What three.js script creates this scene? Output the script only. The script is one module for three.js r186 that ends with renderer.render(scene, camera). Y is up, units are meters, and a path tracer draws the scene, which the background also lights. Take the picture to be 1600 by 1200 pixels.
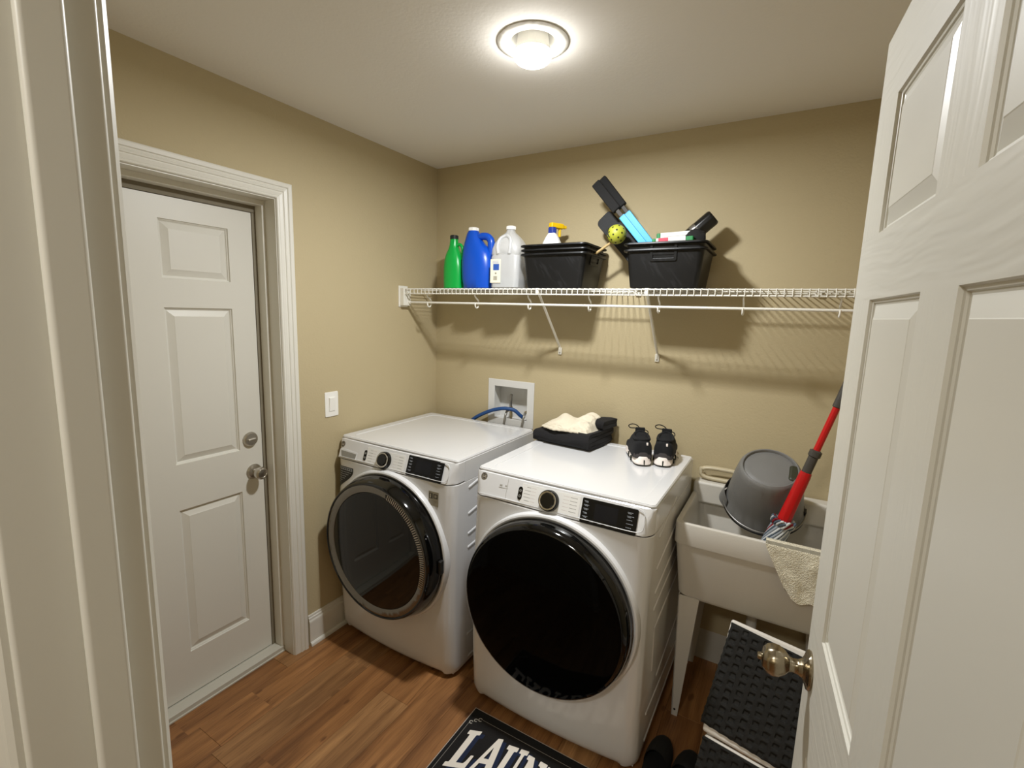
import * as THREE from 'three';
import { mergeGeometries, toCreasedNormals } from 'three/addons/utils/BufferGeometryUtils.js';
import { RoundedBoxGeometry } from 'three/addons/geometries/RoundedBoxGeometry.js';
import { RectAreaLightUniformsLib } from 'three/addons/lights/RectAreaLightUniformsLib.js';

// ---------------------------------------------------------------- camera, exposure, light settings
const scene = new THREE.Scene();
scene.background = new THREE.Color(0x000000);
const camera = new THREE.PerspectiveCamera(2 * Math.atan(600 / 741.3356) * 180 / Math.PI, 4 / 3, 0.02, 30);
camera.rotation.order = 'YXZ';
camera.position.set(1.864, 1.6197, 2.2699);
camera.rotation.set(-0.1487, 0.527, 0.0301);
const renderer = new THREE.WebGLRenderer({ antialias: true });
renderer.toneMapping = THREE.LinearToneMapping;
renderer.toneMappingExposure = 1.55;
renderer.shadowMap.enabled = true;
RectAreaLightUniformsLib.init();
const LAMP_POWER = 470, LAMP_COLOR = new THREE.Color().setRGB(0.965, 0.985, 1.0);
const HALL_POWER = 62, HALL_COLOR = new THREE.Color().setRGB(0.985, 0.975, 0.94);
const H = 2.4304;                                   // ceiling height
const RIGHT = 2.30, FRONT = 2.046, HALLFACE = 2.157, HALLBACK = 3.45;

// ---------------------------------------------------------------- random, noise
let seed = 12345;
const rnd = () => { seed = (seed * 1664525 + 1013904223) >>> 0; return seed / 4294967296; };
const rr = (a, b) => a + (b - a) * rnd();
const hash = (x, y, s) => { let h = (x * 374761393 + y * 668265263 + s * 982451653) | 0; h = Math.imul(h ^ (h >>> 13), 1274126177); return ((h ^ (h >>> 16)) >>> 0) / 4294967296; };
function vnoise(x, y, s, px = 0, py = 0) {          // value noise, periodic when px/py are given
  const xi = Math.floor(x), yi = Math.floor(y), fx = x - xi, fy = y - yi;
  const u = fx * fx * (3 - 2 * fx), v = fy * fy * (3 - 2 * fy);
  const w = (a, p) => p ? ((a % p) + p) % p : a;
  const h = (i, j) => hash(w(xi + i, px), w(yi + j, py), s);
  return (h(0, 0) * (1 - u) + h(1, 0) * u) * (1 - v) + (h(0, 1) * (1 - u) + h(1, 1) * u) * v;
}
const clamp = (x, a = 0, b = 1) => Math.min(b, Math.max(a, x));
const smooth = (a, b, x) => { const t = clamp((x - a) / (b - a)); return t * t * (3 - 2 * t); };
function dataTex(n, m, fn, srgb = false) {
  const d = new Uint8Array(n * m * 4);
  for (let j = 0; j < m; j++) for (let i = 0; i < n; i++) {
    const c = fn(i / n, j / m, i, j), k = (j * n + i) * 4;
    if (typeof c === 'number') { d[k] = d[k + 1] = d[k + 2] = clamp(c) * 255; } else { d[k] = clamp(c[0]) * 255; d[k + 1] = clamp(c[1]) * 255; d[k + 2] = clamp(c[2]) * 255; }
    d[k + 3] = 255;
  }
  const t = new THREE.DataTexture(d, n, m, THREE.RGBAFormat);
  t.wrapS = t.wrapT = THREE.RepeatWrapping; t.magFilter = THREE.LinearFilter; t.minFilter = THREE.LinearMipmapLinearFilter; t.generateMipmaps = true;
  if (srgb) t.colorSpace = THREE.SRGBColorSpace;
  t.needsUpdate = true; return t;
}
const scaled = (t, sx, sy) => { const c = t.clone(); c.repeat.set(sx, sy); c.needsUpdate = true; return c; };

// ---------------------------------------------------------------- materials
const std = (color, roughness = 0.6, o = {}) => new THREE.MeshStandardMaterial({ color, roughness, ...o });
const phys = (color, roughness = 0.4, o = {}) => new THREE.MeshPhysicalMaterial({ color, roughness, ...o });
const peel = dataTex(256, 256, (u, v) => 0.5 * vnoise(u * 40, v * 40, 1, 40, 40) + 0.35 * vnoise(u * 80, v * 80, 2, 80, 80) + 0.15 * vnoise(u * 14, v * 14, 3, 14, 14));
const clothBump = dataTex(256, 256, (u, v, i, j) => 0.35 * hash(i, j, 7) + 0.4 * vnoise(u * 100, v * 100, 8, 100, 100) + 0.25 * Math.abs(Math.sin(u * 64 * Math.PI)));
const terryBump = dataTex(256, 256, (u, v, i, j) => 0.75 * vnoise(u * 48, v * 48, 9, 48, 48) + 0.25 * vnoise(u * 110, v * 110, 10, 110, 110));
const grainBump = dataTex(512, 512, (u, v) => {
  const w = v + 0.02 * vnoise(u * 3, v * 6, 11, 3, 6) + 0.008 * vnoise(u * 9, v * 12, 12, 9, 12);
  return 0.65 * Math.pow(vnoise(u * 4, w * 70, 13, 4, 0), 1.4) + 0.35 * vnoise(u * 14, w * 150, 14, 14, 0);
});
const brushed = dataTex(128, 128, (u, v) => 0.6 + 0.4 * vnoise(u * 4, v * 128, 15, 4, 128));
const scuffs = dataTex(256, 256, (u, v) => {          // dusty scratches on black plastic
  const a = smooth(0.62, 0.85, vnoise(u * 7, v * 5, 101, 7, 5)) * smooth(0.45, 0.75, vnoise(u * 60, v * 18, 102, 60, 18)), s = smooth(0.86, 0.96, vnoise(u * 22, v * 90, 103, 22, 90)) * smooth(0.5, 0.8, vnoise(u * 4, v * 4, 104, 4, 4));
  const k = 0.075 + 0.05 * a + 0.03 * s; return [k, k, k * 1.02];
}, true);
const M = {
  wall: std(0xbbac88, 0.75, { bumpMap: scaled(peel, 4, 4), bumpScale: 0.0005 }),
  ceiling: std(0xeeebe4, 0.85, { bumpMap: scaled(peel, 3, 3), bumpScale: 0.0004 }),
  trim: std(0xdedbd0, 0.38),
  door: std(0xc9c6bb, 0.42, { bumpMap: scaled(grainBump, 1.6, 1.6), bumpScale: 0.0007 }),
  doorSmooth: std(0xd6d3c8, 0.4), doorPanel: std(0xc9c6bb, 0.4),  // door and doorPanel: white darkened to offset strong lamp light on the open door
  threshold: std(0xc2beb0, 0.5),
  white: phys(0xdcdcdc, 0.25, { clearcoat: 0.5, clearcoatRoughness: 0.12 }),
  whitePlastic: std(0xe4e2da, 0.42),
  seam: std(0x6c6a66, 0.7),
  panelGrey: std(0xa9a7a0, 0.4),
  black: phys(0x060606, 0.07),
  glass: phys(0x0a0a09, 0.05), darkGlass: phys(0x050505, 0.05, { specularIntensity: 0.1 }),
  ringMetal: std(0x8f8b83, 0.24, { metalness: 1 }), chrome: std(0xc2beb6, 0.22, { metalness: 1 }),
  nickel: std(0x9c917c, 0.3, { metalness: 1, roughnessMap: brushed }),
  satin: std(0xc6c1b8, 0.3, { metalness: 1 }), brass: std(0xb8a988, 0.35, { metalness: 1 }),
  wire: std(0xe8e5da, 0.4),
  binPlastic: phys(0xffffff, 0.42, { specularIntensity: 0.6, map: scaled(scuffs, 2.2, 2.2), bumpMap: scaled(peel, 9, 9), bumpScale: 0.0001 }),
  green: phys(0x06ae46, 0.32), blue: phys(0x0850c4, 0.3), darkcap: std(0x10130f, 0.5), cap: std(0xf1efe8, 0.45),
  jug: phys(0xf2f3f3, 0.4, { transmission: 0.55, thickness: 0 }),
  liquid: phys(0xb4b8b8, 0.3, { transmission: 0.35, thickness: 0 }),
  navy: std(0x0d2f8c, 0.4), yellow: std(0xf1c40c, 0.45), bottle: std(0xeef0f0, 0.4),
  grip: std(0x0e0d0d, 0.8, { bumpMap: scaled(clothBump, 10, 10), bumpScale: 0.0008 }),
  skyblue: std(0x4fb4ec, 0.4), steel: std(0x9a9894, 0.35, { metalness: 1 }),
  paddle: std(0x16181a, 0.6, { bumpMap: scaled(peel, 20, 20), bumpScale: 0.0006 }),
  ball: std(0xa8ab34, 0.5), hole: std(0x1b1c08, 0.8), stick: std(0xb99f6c, 0.7),
  boxWhite: std(0xd8d8d2, 0.5), boxGreen: std(0x157a3c, 0.5), boxRed: std(0xc23a4e, 0.5),
  can: phys(0x0e0e0d, 0.28), canEnd: std(0x6b5a41, 0.6),
  valveBox: std(0xd9d8d4, 0.5), hoseBlue: std(0x1b477f, 0.5), braid: std(0x9b9890, 0.4, { metalness: 0.7 }), rubber: std(0x14130f, 0.6),
  darkCloth: std(0x141315, 0.95, { bumpMap: scaled(clothBump, 8, 8), bumpScale: 0.0015 }),
  cream: std(0xe9dfc8, 0.95, { bumpMap: scaled(clothBump, 8, 8), bumpScale: 0.0018 }),
  terry: std(0xe2dac2, 1, { bumpMap: scaled(terryBump, 10, 10), bumpScale: 0.004 }),
  shoeKnit: std(0x0c0d10, 0.9, { bumpMap: scaled(clothBump, 14, 14), bumpScale: 0.001 }),
  shoeGrey: std(0x3a3636, 0.6), sole: std(0xf0e6de, 0.55), outsole: std(0x1b2114, 0.8), lace: std(0x0a0a0b, 0.9),
  tub: std(0xd0cbc0, 0.42, { bumpMap: scaled(peel, 8, 8), bumpScale: 0.00018 }),
  bucket: std(0x72716e, 0.4, { bumpMap: scaled(peel, 5, 5), bumpScale: 0.0003 }), bucketRim: std(0x1a1a19, 0.5),
  red: phys(0xb80d10, 0.35), collar: std(0x413d37, 0.6),
  yarnGrey: std(0x8d949c, 1), yarnWhite: std(0xc2c4c4, 1), yarnRed: std(0x7a1720, 1), yarnBlue: std(0x4a5662, 1),
  tread: std(0x100f0a, 0.5, { bumpMap: scaled(peel, 30, 30), bumpScale: 0.0008 }), stoolWhite: std(0xe6e0d6, 0.45),
  gripHoleShade: std(0x2e2f1e, 0.5), drawerGrey: std(0x8f8d86, 0.4), slipper: std(0x0a0908, 0.9),
};

// ---------------------------------------------------------------- geometry helpers
const V = (x, y, z) => new THREE.Vector3(x, y, z);
function prep(g) { let q = g.index ? g.toNonIndexed() : g; if (!q.attributes.uv) q.setAttribute('uv', new THREE.Float32BufferAttribute(new Float32Array(q.attributes.position.count * 2), 2)); for (const k of Object.keys(q.attributes)) if (!['position', 'normal', 'uv'].includes(k)) q.deleteAttribute(k); if (!q.attributes.normal) q.computeVertexNormals(); return q; }
const merge = (list) => { const a = list.flat(9).map(prep); return a.length === 1 ? a[0] : mergeGeometries(a, false); };
function boxUV(g) {                                  // texture coordinates in metres, from the dominant axis of every face
  g = prep(g); const p = g.attributes.position, n = g.attributes.normal, u = g.attributes.uv;
  for (let i = 0; i < p.count; i++) {
    const ax = Math.abs(n.getX(i)), ay = Math.abs(n.getY(i)), az = Math.abs(n.getZ(i));
    if (ax >= ay && ax >= az) u.setXY(i, p.getZ(i), p.getY(i)); else if (ay >= az) u.setXY(i, p.getX(i), p.getZ(i)); else u.setXY(i, p.getX(i), p.getY(i));
  }
  return g;
}
const bx = (x0, x1, y0, y1, z0, z1) => boxUV(new THREE.BoxGeometry(x1 - x0, y1 - y0, z1 - z0).translate((x0 + x1) / 2, (y0 + y1) / 2, (z0 + z1) / 2));
const rbx = (x0, x1, y0, y1, z0, z1, r = 0.004, s = 2) => boxUV(new RoundedBoxGeometry(x1 - x0, y1 - y0, z1 - z0, s, Math.min(r, (x1 - x0) / 2.01, (y1 - y0) / 2.01, (z1 - z0) / 2.01)).translate((x0 + x1) / 2, (y0 + y1) / 2, (z0 + z1) / 2));
const tube = (pts, r, seg = 24, rad = 8, closed = false) => new THREE.TubeGeometry(new THREE.CatmullRomCurve3(pts.map((p) => p.isVector3 ? p : V(...p)), closed, 'centripetal'), seg, r, rad, closed);
function rod(a, b, r, rad = 8, r2 = r) {
  a = a.isVector3 ? a : V(...a); b = b.isVector3 ? b : V(...b);
  const d = b.clone().sub(a), g = new THREE.CylinderGeometry(r2, r, d.length(), rad, 1);
  g.applyQuaternion(new THREE.Quaternion().setFromUnitVectors(V(0, 1, 0), d.clone().normalize())); return g.translate((a.x + b.x) / 2, (a.y + b.y) / 2, (a.z + b.z) / 2);
}
const lathe = (pts, seg = 48) => toCreasedNormals(new THREE.LatheGeometry(pts.map(([r, y]) => new THREE.Vector2(r, y)), seg), 0.6);
function loft(rings, { closed = true, cap0 = false, cap1 = false, crease = 0.7, uvScale = 1 } = {}) {
  const n = rings[0].length, pos = [], uv = [], idx = [], m = closed ? n + 1 : n;
  let vAcc = 0;
  rings.forEach((r, j) => {
    if (j) vAcc += r[0].distanceTo(rings[j - 1][0]);
    let a = 0;
    for (let i = 0; i < m; i++) { const p = r[i % n]; if (i) a += p.distanceTo(r[(i - 1) % n]); pos.push(p.x, p.y, p.z); uv.push(a * uvScale, vAcc * uvScale); }
  });
  for (let j = 0; j < rings.length - 1; j++) for (let i = 0; i < m - 1; i++) { const a = j * m + i, b = a + 1, c = a + m, d = c + 1; idx.push(a, b, d, a, d, c); }
  const cap = (j, flip) => {
    const c = rings[j].reduce((s, p) => s.add(p), V(0, 0, 0)).multiplyScalar(1 / n), k = pos.length / 3; pos.push(c.x, c.y, c.z); uv.push(c.x, c.z);
    for (let i = 0; i < m - 1; i++) flip ? idx.push(k, j * m + i + 1, j * m + i) : idx.push(k, j * m + i, j * m + i + 1);
  };
  if (cap0) cap(0, true); if (cap1) cap(rings.length - 1, false);
  const g = new THREE.BufferGeometry(); g.setAttribute('position', new THREE.Float32BufferAttribute(pos, 3)); g.setAttribute('uv', new THREE.Float32BufferAttribute(uv, 2)); g.setIndex(idx);
  return toCreasedNormals(g, crease);
}
function rrect(x0, x1, z0, z1, r, y, n = 5) {        // horizontal rounded rectangle, counter-clockwise from above
  const out = [], c = [[x1 - r, z1 - r, 0], [x1 - r, z0 + r, 1], [x0 + r, z0 + r, 2], [x0 + r, z1 - r, 3]];
  for (const [cx, cz, q] of c) for (let i = 0; i <= n; i++) { const a = Math.PI / 2 - (q + i / n) * Math.PI / 2; out.push(V(cx + r * Math.cos(a), typeof y === 'function' ? y(cx, cz) : y, cz + r * Math.sin(a))); }
  return out;
}
function surf(fn, nu, nv, crease = 0.9) {            // a grid sheet; fn(u, v) gives a point
  const pos = [], uv = [], idx = [];
  for (let j = 0; j <= nv; j++) for (let i = 0; i <= nu; i++) { const p = fn(i / nu, j / nv); pos.push(p.x, p.y, p.z); uv.push(i / nu, j / nv); }
  for (let j = 0; j < nv; j++) for (let i = 0; i < nu; i++) { const a = j * (nu + 1) + i, b = a + 1, c = a + nu + 1, d = c + 1; idx.push(a, b, d, a, d, c); }
  const g = new THREE.BufferGeometry(); g.setAttribute('position', new THREE.Float32BufferAttribute(pos, 3)); g.setAttribute('uv', new THREE.Float32BufferAttribute(uv, 2)); g.setIndex(idx);
  return toCreasedNormals(g, crease);
}
function slabShape(pts, depth, bevel = 0, holes = []) {
  const s = new THREE.Shape(pts.map(([x, y]) => new THREE.Vector2(x, y)));
  for (const h of holes) s.holes.push(new THREE.Path(h.map(([x, y]) => new THREE.Vector2(x, y))));
  return new THREE.ExtrudeGeometry(s, { depth, bevelEnabled: bevel > 0, bevelSize: bevel, bevelThickness: bevel, bevelSegments: 2, curveSegments: 16 });
}
const rectPts = (x0, x1, y0, y1) => [[x0, y0], [x1, y0], [x1, y1], [x0, y1]];
function rrPts(x0, x1, y0, y1, r, n = 5) { const o = []; for (const [cx, cy, q] of [[x1 - r, y0 + r, 3], [x1 - r, y1 - r, 0], [x0 + r, y1 - r, 1], [x0 + r, y0 + r, 2]]) for (let i = 0; i <= n; i++) { const a = (q + i / n) * Math.PI / 2; o.push([cx + r * Math.cos(a), cy + r * Math.sin(a)]); } return o; }

// ---------------------------------------------------------------- scene objects
const taken = {};
const numbered = (n) => { const k = taken[n] = (taken[n] ?? -1) + 1; return k ? n + '_' + String(k).padStart(3, '0') : n; };
function shade(m) { m.castShadow = true; m.receiveShadow = true; return m; }
function obj(name, geos, mat, parent = scene) {
  const m = shade(new THREE.Mesh(merge([geos]), mat)); m.name = parent === scene ? numbered(name) : name; parent.add(m); return m;
}
function thing(name, label, category, pos = [0, 0, 0], turn = 0, group) {
  const o = new THREE.Group(); o.name = numbered(name); o.position.set(...pos); o.rotation.y = turn; o.userData = { label, category }; if (group) o.userData.group = group; scene.add(o); return o;
}
const tag = (o, label, category, group) => { Object.assign(o.userData, { label, category }); if (group) o.userData.group = group; return o; };
function struct(name, geos, mat, parent = scene) { const o = obj(name, geos, mat, parent); if (parent === scene) { o.name = name; o.userData.kind = 'structure'; } return o; }
const numberParts = (root) => { const c = {}; for (const k of root.children) { const b = k.name; c[b] = (c[b] ?? -1) + 1; if (c[b]) k.name = b + '_' + String(c[b]).padStart(3, '0'); numberParts(k); } };

// ================================================================ THE SETTING
// back wall at z = 0 with the hole of the washer outlet box; left wall at x = 0 with the doorway of door_1
const D1 = { r: 1.0275, l: 1.881, top: 2.047 };       // door_1 opening along z
struct('wall_back', boxUV(slabShape(rectPts(-0.14, RIGHT + 0.12, -0.02, H), 0.13, 0, [rectPts(0.415, 0.662, 1.012, 1.222)]).translate(0, 0, -0.13)), M.wall);
{
  const g = slabShape([[0, -0.02], [D1.r - 0.02, -0.02], [D1.r - 0.02, D1.top + 0.02], [D1.l + 0.02, D1.top + 0.02], [D1.l + 0.02, -0.02], [HALLFACE, -0.02], [HALLFACE, H], [0, H]], 0.14);
  g.applyMatrix4(new THREE.Matrix4().makeBasis(V(0, 0, 1), V(0, 1, 0), V(-1, 0, 0)));
  struct('wall_left', boxUV(g), M.wall);
}
struct('wall_right', bx(RIGHT, RIGHT + 0.12, -0.02, H, 0, FRONT), M.wall);
const DW = { l: 1.272, r: 2.046, top: 2.062 };       // the doorway that the camera looks through
struct('wall_front', boxUV(slabShape([[0, -0.02], [DW.l - 0.018, -0.02], [DW.l - 0.018, DW.top + 0.018], [DW.r + 0.018, DW.top + 0.018], [DW.r + 0.018, -0.02], [RIGHT + 0.12, -0.02], [RIGHT + 0.12, H], [0, H]], HALLFACE - FRONT).translate(0, 0, FRONT)), M.wall);
// ceiling with the round hole of the recessed lamp
const LX = 1.102, LZ = 0.896;
{
  const circle = []; for (let i = 0; i < 40; i++) circle.push([LX + 0.083 * Math.cos(i / 40 * 2 * Math.PI), -LZ + 0.083 * Math.sin(i / 40 * 2 * Math.PI)]);
  const g = slabShape(rectPts(-0.14, 3.2, -(HALLBACK + 0.12), 0.13), 0.02, 0, [circle]); g.rotateX(-Math.PI / 2); g.translate(0, H, 0);
  struct('ceiling', boxUV(g), M.ceiling);
  struct('ceiling_void', bx(LX - 0.2, LX + 0.2, H + 0.15, H + 0.17, LZ - 0.2, LZ + 0.2), M.ceiling).name = 'ceiling_upper';
}
// the hall behind the camera
struct('wall_hall_back', bx(-0.14, 3.2, -0.02, H, HALLBACK, HALLBACK + 0.12), M.wall);
struct('wall_hall_left', bx(-0.14, 0.0, -0.02, H, HALLFACE, HALLBACK), M.wall);
struct('wall_hall_right', bx(3.08, 3.2, -0.02, H, HALLFACE - 0.111, HALLBACK), M.wall);
struct('wall_hall_front', bx(RIGHT + 0.12, 3.08, -0.02, H, FRONT, HALLFACE), M.wall);

// wood-look planks, each a piece of the floor
{
  const woods = [0, 1, 2].map((s) => dataTex(256, 1024, (u, v) => {
    const warp = 0.12 * vnoise(u * 3, v * 5, 20 + s) + 0.05 * vnoise(u * 8, v * 9, 30 + s);
    let g = vnoise((u + warp) * 7, v * 5, 40 + s) * 0.62 + vnoise((u + warp) * 30, v * 12, 50 + s) * 0.2 + vnoise(u * 110, v * 30, 60 + s) * 0.18;
    g += 0.35 * (vnoise((u + warp) * 2.5, v * 3, 70 + s) - 0.5);
    let k = 0; for (let i = 0; i < 4; i++) { const cx = hash(i, s, 81), cy = hash(i, s, 82), r = 0.7 + 0.7 * hash(i, s, 83), d = Math.hypot((u - cx) * 0.152 / 0.006, (v - cy) * 1.22 / 0.014) / r; k = Math.max(k, smooth(1.7, 0.35, d)); }
    const fleck = smooth(0.74, 0.9, vnoise((u + warp) * 60, v * 14, 90 + s)) * 0.35;
    const t = clamp(g * 1.15 - 0.08 - 0.75 * k - fleck);
    return [0.46 + 0.265 * t, 0.315 + 0.225 * t, 0.18 + 0.165 * t];
  }, true));
  const mats = []; for (const w of woods) for (const c of [0xffffff, 0xf2e6d8, 0xe4d6c6]) mats.push(std(c, 0.48, { map: w, bumpMap: w, bumpScale: 0.0006 }));
  const floor = struct('floor', bx(-0.14, 3.2, -0.08, -0.008, -0.13, HALLBACK + 0.12), std(0x2a1a0e, 0.8));
  const W = 0.152, L = 1.22, geos = [0, 1, 2, 3].map((i) => {
    const g = rbx(-W / 2 + 0.0004, W / 2 - 0.0004, -0.008, 0, -L / 2 + 0.0004, L / 2 - 0.0004, 0.0007, 1), p = g.attributes.position, uv = g.attributes.uv;
    for (let k = 0; k < p.count; k++) uv.setXY(k, (p.getX(k) / W + 0.5) * (i & 1 ? -1 : 1) , (p.getZ(k) / L + 0.5) * (i & 2 ? -1 : 1) + 0.17 * i);
    return g;
  });
  const offs = [0.26, 0.87, 0.42, 1.08, 0.12, 0.7, 0.33, 0.95];
  for (let c = -1; c < 15; c++) {
    const x = 0.045 + (c + 0.5) * W, z0 = c === 0 ? 0.245 : -0.4 - offs[(c + 8) % 8] + (c === 1 ? 0.33 : 0);
    for (let z = z0 - L / 2; z < HALLFACE + 0.5; z += L) { if (z + L / 2 < 0 || z - L / 2 > 2.3) continue; const m = shade(new THREE.Mesh(geos[Math.floor(rnd() * 4)], mats[Math.floor(rnd() * 9)])); m.name = 'plank'; m.position.set(x, 0, z); floor.add(m); }
  }
  numberParts(floor);
  struct('floor_hall', bx(-0.14, 3.2, -0.007, -0.0015, 2.32, HALLBACK), mats[0]);
}

// baseboards with a shoe moulding
const baseProfile = [[0, 0.154], [0.004, 0.154], [0.0055, 0.150], [0.0055, 0.143], [0.009, 0.139], [0.0095, 0.130], [0.013, 0.124], [0.014, 0.118], [0.014, 0], [0, 0]];
const shoeProfile = [[0.0141, 0], [0.0141, 0.019], [0.018, 0.018], [0.023, 0.013], [0.025, 0.006], [0.025, 0]];
function runProfile(prof, len) { return slabShape(prof, len); }   // profile in x (out of the wall) and y, run along +z
function baseboard(name, len, pos, turn) {
  const g = [baseProfile, shoeProfile].map((p) => boxUV(runProfile(p, len).rotateY(turn).translate(...pos)));
  const o = struct(name, g[0], M.trim); obj('shoe_moulding', g[1], M.trim, o); return o;
}
baseboard('baseboard_left', 0.947, [0, 0, 0], 0);
baseboard('baseboard_back', RIGHT, [0, 0, 0], Math.PI / 2).position.x = 0;
scene.getObjectByName('baseboard_back').scale.set(1, 1, 1);
baseboard('baseboard_right', FRONT, [RIGHT, 0, FRONT], Math.PI);

const CS = 0.78;
// door casing: one profile swept up, across and down, mitred
const casingProfile = [[0, 0], [0, 0.005], [0.004, 0.0095], [0.010, 0.0105], [0.0125, 0.0085], [0.0165, 0.010], [0.030, 0.0125], [0.036, 0.0115], [0.039, 0.0145], [0.047, 0.016], [0.050, 0.0135], [0.055, 0.0145], [0.059, 0.0135], [0.063, 0.0175], [0.078, 0.019], [0.084, 0.017], [0.086, 0]].map(([o, d]) => [o * CS, d]);
function casing(name, x0, x1, top, m4) {             // opening from x0 to x1, head at top; profile stands out along +z
  const parts = [[], [], []];
  const quad = (L, a, b, c, d) => L.push(a, b, c, a, c, d);
  for (let i = 0; i < casingProfile.length - 1; i++) {
    const [o, d] = casingProfile[i], [p, e] = casingProfile[i + 1];
    quad(parts[0], V(x0 - o, 0, d), V(x0 - o, top + o, d), V(x0 - p, top + p, e), V(x0 - p, 0, e));
    quad(parts[1], V(x0 - o, top + o, d), V(x1 + o, top + o, d), V(x1 + p, top + p, e), V(x0 - p, top + p, e));
    quad(parts[2], V(x1 + o, top + o, d), V(x1 + o, 0, d), V(x1 + p, 0, e), V(x1 + p, top + p, e));
  }
  const geo = (L) => { if (m4.determinant() < 0) for (let i = 0; i < L.length; i += 3) [L[i + 1], L[i + 2]] = [L[i + 2], L[i + 1]]; const g = new THREE.BufferGeometry().setFromPoints(L.map((p) => p.clone().applyMatrix4(m4))); g.computeVertexNormals(); return boxUV(g); };
  const head = struct(name, geo(parts[1]), M.trim); obj('casing_leg', geo(parts[0]), M.trim, head); obj('casing_leg', geo(parts[2]), M.trim, head); numberParts(head); return head;
}
const leftWallBasis = new THREE.Matrix4().makeBasis(V(0, 0, 1), V(0, 1, 0), V(1, 0, 0));
casing('trim_1', D1.r - 0.003, D1.l + 0.004, D1.top + 0.004, leftWallBasis);
casing('trim_2', DW.l - 0.005, DW.r + 0.005, DW.top + 0.005, new THREE.Matrix4().makeRotationY(Math.PI).setPosition(DW.l + DW.r, 0, FRONT));
casing('trim_3', DW.l - 0.005, DW.r + 0.005, DW.top + 0.005, new THREE.Matrix4().setPosition(0, 0, HALLFACE));
// jambs with their stops
{
  const j = struct('trim_4', [bx(-0.16, -0.0005, 0, D1.top, D1.r - 0.02, D1.r), bx(-0.16, -0.0005, 0, D1.top, D1.l, D1.l + 0.02), bx(-0.16, -0.0005, D1.top, D1.top + 0.02, D1.r - 0.02, D1.l + 0.02)], M.trim);
  obj('door_stop', [rbx(-0.119, -0.07, 0, D1.top, D1.r - 0.001, D1.r + 0.0125, 0.002), rbx(-0.119, -0.07, 0, D1.top, D1.l - 0.0125, D1.l, 0.002), rbx(-0.1185, -0.0695, D1.top - 0.021, D1.top + 0.001, D1.r - 0.004, D1.l + 0.004, 0.002)], M.trim, j);
  obj('weatherstrip', [rbx(-0.132, -0.118, 1.999, D1.top, D1.r, D1.l, 0.002), rbx(-0.1325, -0.1185, 0.02, 1.9985, D1.r, 1.0555, 0.002)], std(0x7d7563, 0.85), j);
  obj('outer_panel', bx(-0.2, -0.17, -0.02, D1.top + 0.02, D1.r - 0.03, D1.l + 0.03), M.trim, j);
  const k = struct('trim_5', [rbx(DW.l - 0.018, DW.l, 0, DW.top, FRONT, HALLFACE, 0.004), rbx(DW.r, DW.r + 0.018, 0, DW.top, FRONT, HALLFACE, 0.004), rbx(DW.l - 0.018, DW.r + 0.018, DW.top, DW.top + 0.018, FRONT, HALLFACE, 0.004)], M.trim);
  obj('door_stop', [rbx(DW.l, DW.l + 0.011, 0, DW.top, 2.0735, 2.108, 0.005, 3), rbx(DW.r - 0.011, DW.r, 0, DW.top, 2.0835, 2.118, 0.003), rbx(DW.l, DW.r, DW.top - 0.011, DW.top, 2.0835, 2.118, 0.003)], M.trim, k);
}

// six-panel doors: slab of stiles and rails, six raised panels as parts
function panelDoor(name, w, h, t, cols, rows, mSlab, mPanel, deep = 1) {
  const d = new THREE.Group(); d.name = name; d.userData.kind = 'structure'; scene.add(d);
  const xs = [0, ...cols.flat(), w], ys = [0, ...rows.flat(), h], slab = [];
  const turn = (g) => { const uv = g.attributes.uv; for (let i = 0; i < uv.count; i++) uv.setXY(i, uv.getY(i), uv.getX(i)); return g; };
  for (let i = 0; i < ys.length; i += 2) slab.push(bx(0.0, w, ys[i], ys[i + 1], -t, 0));                                          // rails
  for (let j = 0; j < rows.length; j++) for (let i = 0; i < xs.length; i += 2) slab.push(turn(bx(xs[i], xs[i + 1], rows[j][0], rows[j][1], -t, 0)));   // stiles
  obj('slab', slab, mSlab, d);
  const prof = [[0, 0], [0.0015, 0.0035], [0.0045, 0.0045], [0.0055, 0.0065], [0.0085, 0.0075], [0.0275, 0.0018], [0.0285, 0.0012]].map(([o, d]) => [o * (deep > 1 ? 1.15 : 1), d * deep]);
  for (const [y0, y1] of rows) for (const [x0, x1] of cols) {
    const L = [], quad = (a, b, c, e) => L.push(a, b, c, a, c, e);
    for (const s of [1, -1]) {
      const P = (x, y, dd) => V(x, y, s > 0 ? -dd : -t + dd), R = ([o, dd]) => [P(x0 + o, y0 + o, dd), P(x1 - o, y0 + o, dd), P(x1 - o, y1 - o, dd), P(x0 + o, y1 - o, dd)];
      for (let i = 0; i < prof.length - 1; i++) { const a = R(prof[i]), b = R(prof[i + 1]); for (let k = 0; k < 4; k++) { const q = [a[k], a[(k + 1) % 4], b[(k + 1) % 4], b[k]]; s > 0 ? quad(...q) : quad(...q.reverse()); } }
      const f = R(prof.at(-1)); s > 0 ? quad(...f) : quad(...f.reverse());
    }
    const g = new THREE.BufferGeometry().setFromPoints(L); g.computeVertexNormals(); obj('panel', boxUV(turn(boxUV(g))), mPanel, d);
  }
  return d;
}
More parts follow.
